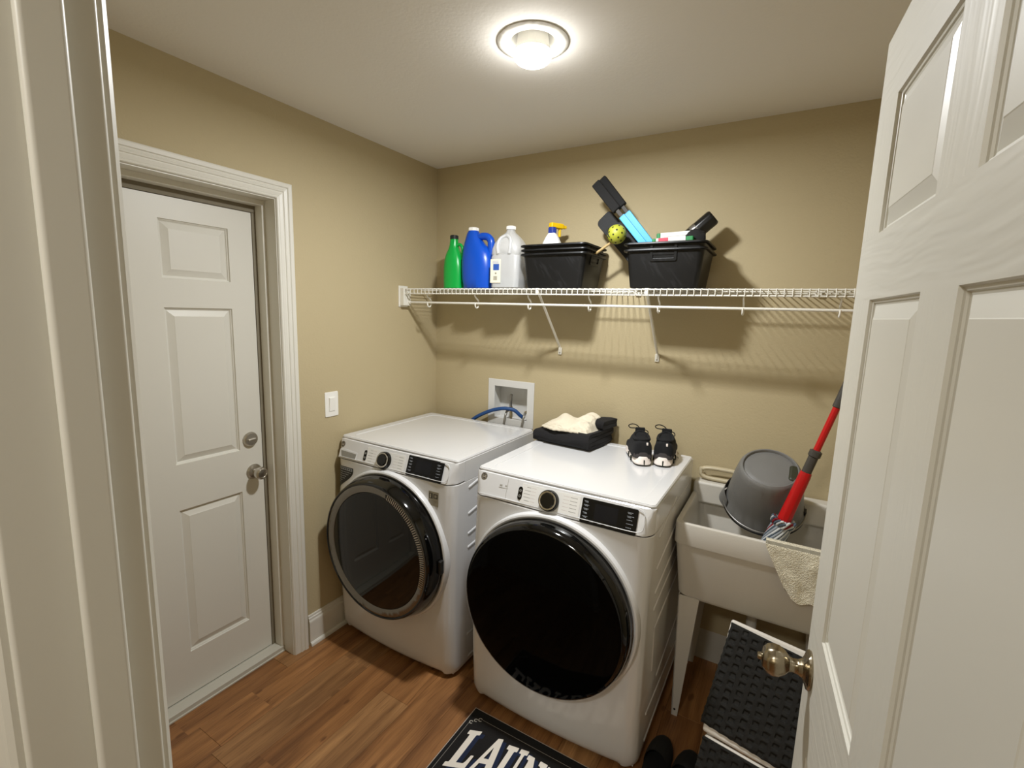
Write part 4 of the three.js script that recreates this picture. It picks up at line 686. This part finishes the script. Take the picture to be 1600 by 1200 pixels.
{
  const rings = [], NU = 44, NV = 40, th = 0.008;    // washcloth folded over the front rim
  for (let i = 0; i <= NU; i++) {
    const u = i / NU, front = [], back = [], fold_ = [], bottom = 0.672 + 0.03 * Math.max(0, 0.12 - u) * 8 - 0.012 * smooth(0.3, 0.9, u) + 0.006 * Math.sin(u * 17);
    for (let j = 0; j <= NV; j++) {
      const v = j / NV; let y, z;
      if (v < 0.28) { const f = v / 0.28; y = 0.76 + f * (RIM - 0.002 - 0.76); z = TZ1 - 0.038 + f * 0.012; }
      else if (v < 0.38) { const a = (v - 0.28) / 0.1 * Math.PI; y = RIM - 0.002 + Math.sin(a) * 0.007; z = TZ1 - 0.012 - Math.cos(a) * 0.0165; }
      else { const f = (v - 0.38) / 0.62; y = RIM - 0.002 - f * (RIM - 0.002 - bottom); z = TZ1 + 0.0045 + 0.004 * f; }
      const drop = smooth(0.38, 1, v), xl = 1.859 + 0.072 * (v > 0.38 ? (v - 0.38) / 0.62 : 0), x = xl + (2.11 - xl) * u;
      const fold = v > 0.33 ? (0.007 * drop + 0.003) * Math.exp(-(((u - 0.30 + 0.06 * drop) / 0.14) ** 2)) - 0.003 * Math.exp(-(((u - 0.44 + 0.12 * drop) / 0.06) ** 2)) + 0.010 * Math.exp(-(((u - 0.55) / 0.12) ** 2)) + 0.006 * (vnoise(u * 9, v * 8, 460) - 0.4) : 0;
      back.push(V(x, y, z)); fold_.push(fold);
    }
    for (let j = 0; j <= NV; j++) {
      const p = back[Math.max(0, j - 1)], q = back[Math.min(NV, j + 1)], ty = q.y - p.y, tz = q.z - p.z, l = Math.hypot(ty, tz) || 1, b = back[j];
      front.push(V(b.x, b.y + (-tz / l) * -th, b.z + (ty / l) * -th + smooth(0.38, 0.55, j / NV) * Math.max(-0.001, fold_[j])));
    }
    rings.push([...front, ...back.slice().reverse()]);
  }
  const endCap = (r, f) => { const L = [], m = r.length; for (let i = 0; i < NV; i++) { const a = r[i], b = r[i + 1], c = r[m - 2 - i], e = r[m - 1 - i]; f ? L.push(a, b, c, a, c, e) : L.push(a, c, b, a, e, c); } const g = new THREE.BufferGeometry().setFromPoints(L); g.computeVertexNormals(); return g; };
  tag(obj('washcloth', boxUV(merge([loft(rings, { crease: 1.3 }), endCap(rings[0], true), endCap(rings[NU], false)])), M.terry), 'cream terry washcloth draped over the front rim of the utility sink', 'cloth');
}
// ================================================================ STOOL, SLIPPERS, MAT
{
  const t = thing('step_stool', 'folded white step stool with black woven-textured treads leaning at the sink', 'step stool', [1.702, 0.0, 0.80]);
  const X = V(1, 0, 0), Y = V(0, 0.871, -0.492), Z = V(0, 0.492, 0.871); t.quaternion.setFromRotationMatrix(new THREE.Matrix4().makeBasis(X, Y, Z)).multiply(new THREE.Quaternion().setFromAxisAngle(V(0, 0, 1), -0.12)); t.position.y = 0.012;
  const weave = (x0, x1, y0, y1) => {
    const px = 0.034, py = 0.029, hgt = (x, y) => { const c = Math.floor(x / px), fx = x / px - c, fy = y / py + 0.5 * (c & 1), ry = fy - Math.floor(fy); const hole = smooth(0.18, 0.3, fx) * smooth(0.82, 0.7, fx) * smooth(0.12, 0.24, ry) * smooth(0.72, 0.6, ry), rib = 0.0022 * Math.sin(clamp((ry - 0.7) / 0.36) * Math.PI) * smooth(0.08, 0.25, fx) * smooth(0.92, 0.75, fx); return 0.006 - 0.0055 * hole + rib + 0.0012 * (vnoise(x * 160, y * 160, 470) - 0.5); };
    const ed = (u) => smooth(0, 0.03, u) * smooth(0, 0.03, 1 - u);
    return [surf((u, v) => { const x = x0 + (x1 - x0) * u, y = y0 + (y1 - y0) * v; return V(x + 0.0018 * Math.sin(y * 215) * (u < 0.02 ? 1 : 0), y + 0.0015 * Math.sin(x * 190) * (v < 0.02 ? 1 : 0), 0.002 + hgt(x, y) * Math.min(1, ed(u) + 0.3, ed(v) + 0.3)); }, 130, Math.round((y1 - y0) * 400), 0.8), bx(x0, x1, y0, y1, -0.004, 0.003)];
  };
  obj('tread', weave(-0.17, 0.175, -0.172, 0.172).map((g) => prep(g).rotateZ(-0.045).translate(0.17, 0.4325, 0)), M.tread, t); obj('tread', weave(0.012, 0.345, 0.02, 0.232), M.tread, t);
  obj('tread_frame', [rbx(0.004, 0.345, 0.243, 0.622, -0.026, -0.003, 0.009, 3)], M.stoolWhite, t);
  obj('tread_frame', [rbx(0.016, 0.345, 0.01, 0.238, -0.03, -0.004, 0.008, 3)], M.stoolWhite, t);
  for (const x of [0.03, 0.32]) { obj('leg', rod([x, 0.0, -0.04], [x, 0.61, -0.04], 0.011, 12), M.stoolWhite, t); obj('rubber_foot', rod([x, -0.012, -0.04], [x, 0.03, -0.04], 0.0135, 12), M.rubber, t); }
  numberParts(t);
}
function slipper(label, pos, turn) {
  const t = thing('slipper', label, 'slipper', pos, turn, 'pair of slippers beside the dryer');
  const P = [[0.0, 0.004, 0.03], [0.01, 0.026, 0.05], [0.03, 0.037, 0.062], [0.06, 0.043, 0.072], [0.1, 0.045, 0.082], [0.13, 0.043, 0.086]];
  obj('upper', loft(P.map(([s, w, h]) => Array.from({ length: 21 }, (_, i) => { const a = i / 20 * Math.PI; return V(w * Math.cos(a), 0.014 + (h - 0.014) * Math.sin(a) ** 0.8, s); })), { closed: false, crease: 1.2 }), M.slipper, t);
  obj('sole', loft([0, 0.016].map((y) => Array.from({ length: 36 }, (_, i) => { const a = -i / 36 * 6.2832, z = 0.135 - 0.138 * Math.sin(a); return V((0.038 + 0.008 * Math.exp(-(((z - 0.09) / 0.06) ** 2))) * Math.sign(Math.cos(a)) * Math.abs(Math.cos(a)) ** 0.7, y, z); })), { cap0: true, cap1: true }), M.slipper, t);
}
slipper('left dark slipper with its toe towards the sink, beside the lower side of the dryer', [1.605, 0, 0.575], -0.06);
slipper('right dark slipper with its toe towards the sink, nearer the folded step stool', [1.706, 0, 0.585], -0.12);
{
  const RW = 0.665, RD = 0.46, t = thing('doormat', 'black laundry room mat with white arched lettering on the floor', 'mat', [0.895, 0, 0.822]);
  const tex = canvasTex(1330, 920, (x, w, h) => {
    x.fillStyle = '#b9ada0'; x.fillRect(0, 0, w, h); x.fillStyle = '#030304'; x.fillRect(9, 9, w - 18, h - 18); x.fillStyle = '#0a0706'; x.fillRect(40, 60, w - 80, h - 120);
    x.strokeStyle = '#8d8880'; x.lineWidth = 4; x.beginPath(); x.moveTo(120, 76); x.lineTo(w - 120, 76); x.moveTo(120, h - 76); x.lineTo(w - 120, h - 76); x.moveTo(40, 150); x.lineTo(40, h - 150); x.moveTo(w - 40, 150); x.lineTo(w - 40, h - 150); x.stroke();
    for (const [cx, cy, sx, sy] of [[40, 76, 1, 1], [w - 40, 76, -1, 1], [40, h - 76, 1, -1], [w - 40, h - 76, -1, -1]]) { x.lineWidth = 7; x.strokeStyle = '#b5b0a6'; for (const [dx, dy, r] of [[12, 62, 13], [36, 30, 12], [64, 8, 14]]) { x.beginPath(); x.arc(cx + sx * dx, cy + sy * dy, r, 0.4, 5.6); x.stroke(); } }
    const word = 'LAUNDRY', tops = [232, 202, 180, 172, 178, 198, 226], shear = [-0.42, -0.36, -0.2, 0, 0.2, 0.36, 0.42];
    x.textBaseline = 'alphabetic'; x.textAlign = 'left'; x.font = 'bold 200px serif';
    for (const [off, col] of [[34, '#101f3d'], [0, '#ece4d8']]) { x.fillStyle = col; for (let i = 0; i < 7; i++) { const m = x.measureText(word[i]).width, W = i === 6 || i === 1 ? 172 : 158; x.save(); x.transform(1, shear[i], 0, 1, 84 + i * 164 + off, tops[i] + (off ? 12 : 0) - Math.min(0, 0)); x.transform(W / m, 0, 0, 310 / 134, 0, 310); x.fillText(word[i], 0, 0); x.strokeStyle = col; x.lineWidth = 7; x.lineJoin = 'round'; x.strokeText(word[i], 0, 0); x.restore(); } }
    x.fillStyle = '#ece4d8'; x.font = 'bold 170px serif'; x.textAlign = 'center';
  });
  const g = rbx(0, RW, 0, 0.0075, 0, RD, 0.003), p = g.attributes.position, uv = g.attributes.uv; for (let i = 0; i < p.count; i++) uv.setXY(i, p.getX(i) / RW, 1 - p.getZ(i) / RD);
  obj('printed_pile', g, new THREE.MeshStandardMaterial({ map: tex, roughness: 0.9, bumpMap: scaled(clothBump, 6, 4), bumpScale: 0.0008 }), t);
}
renderer.render(scene, camera);
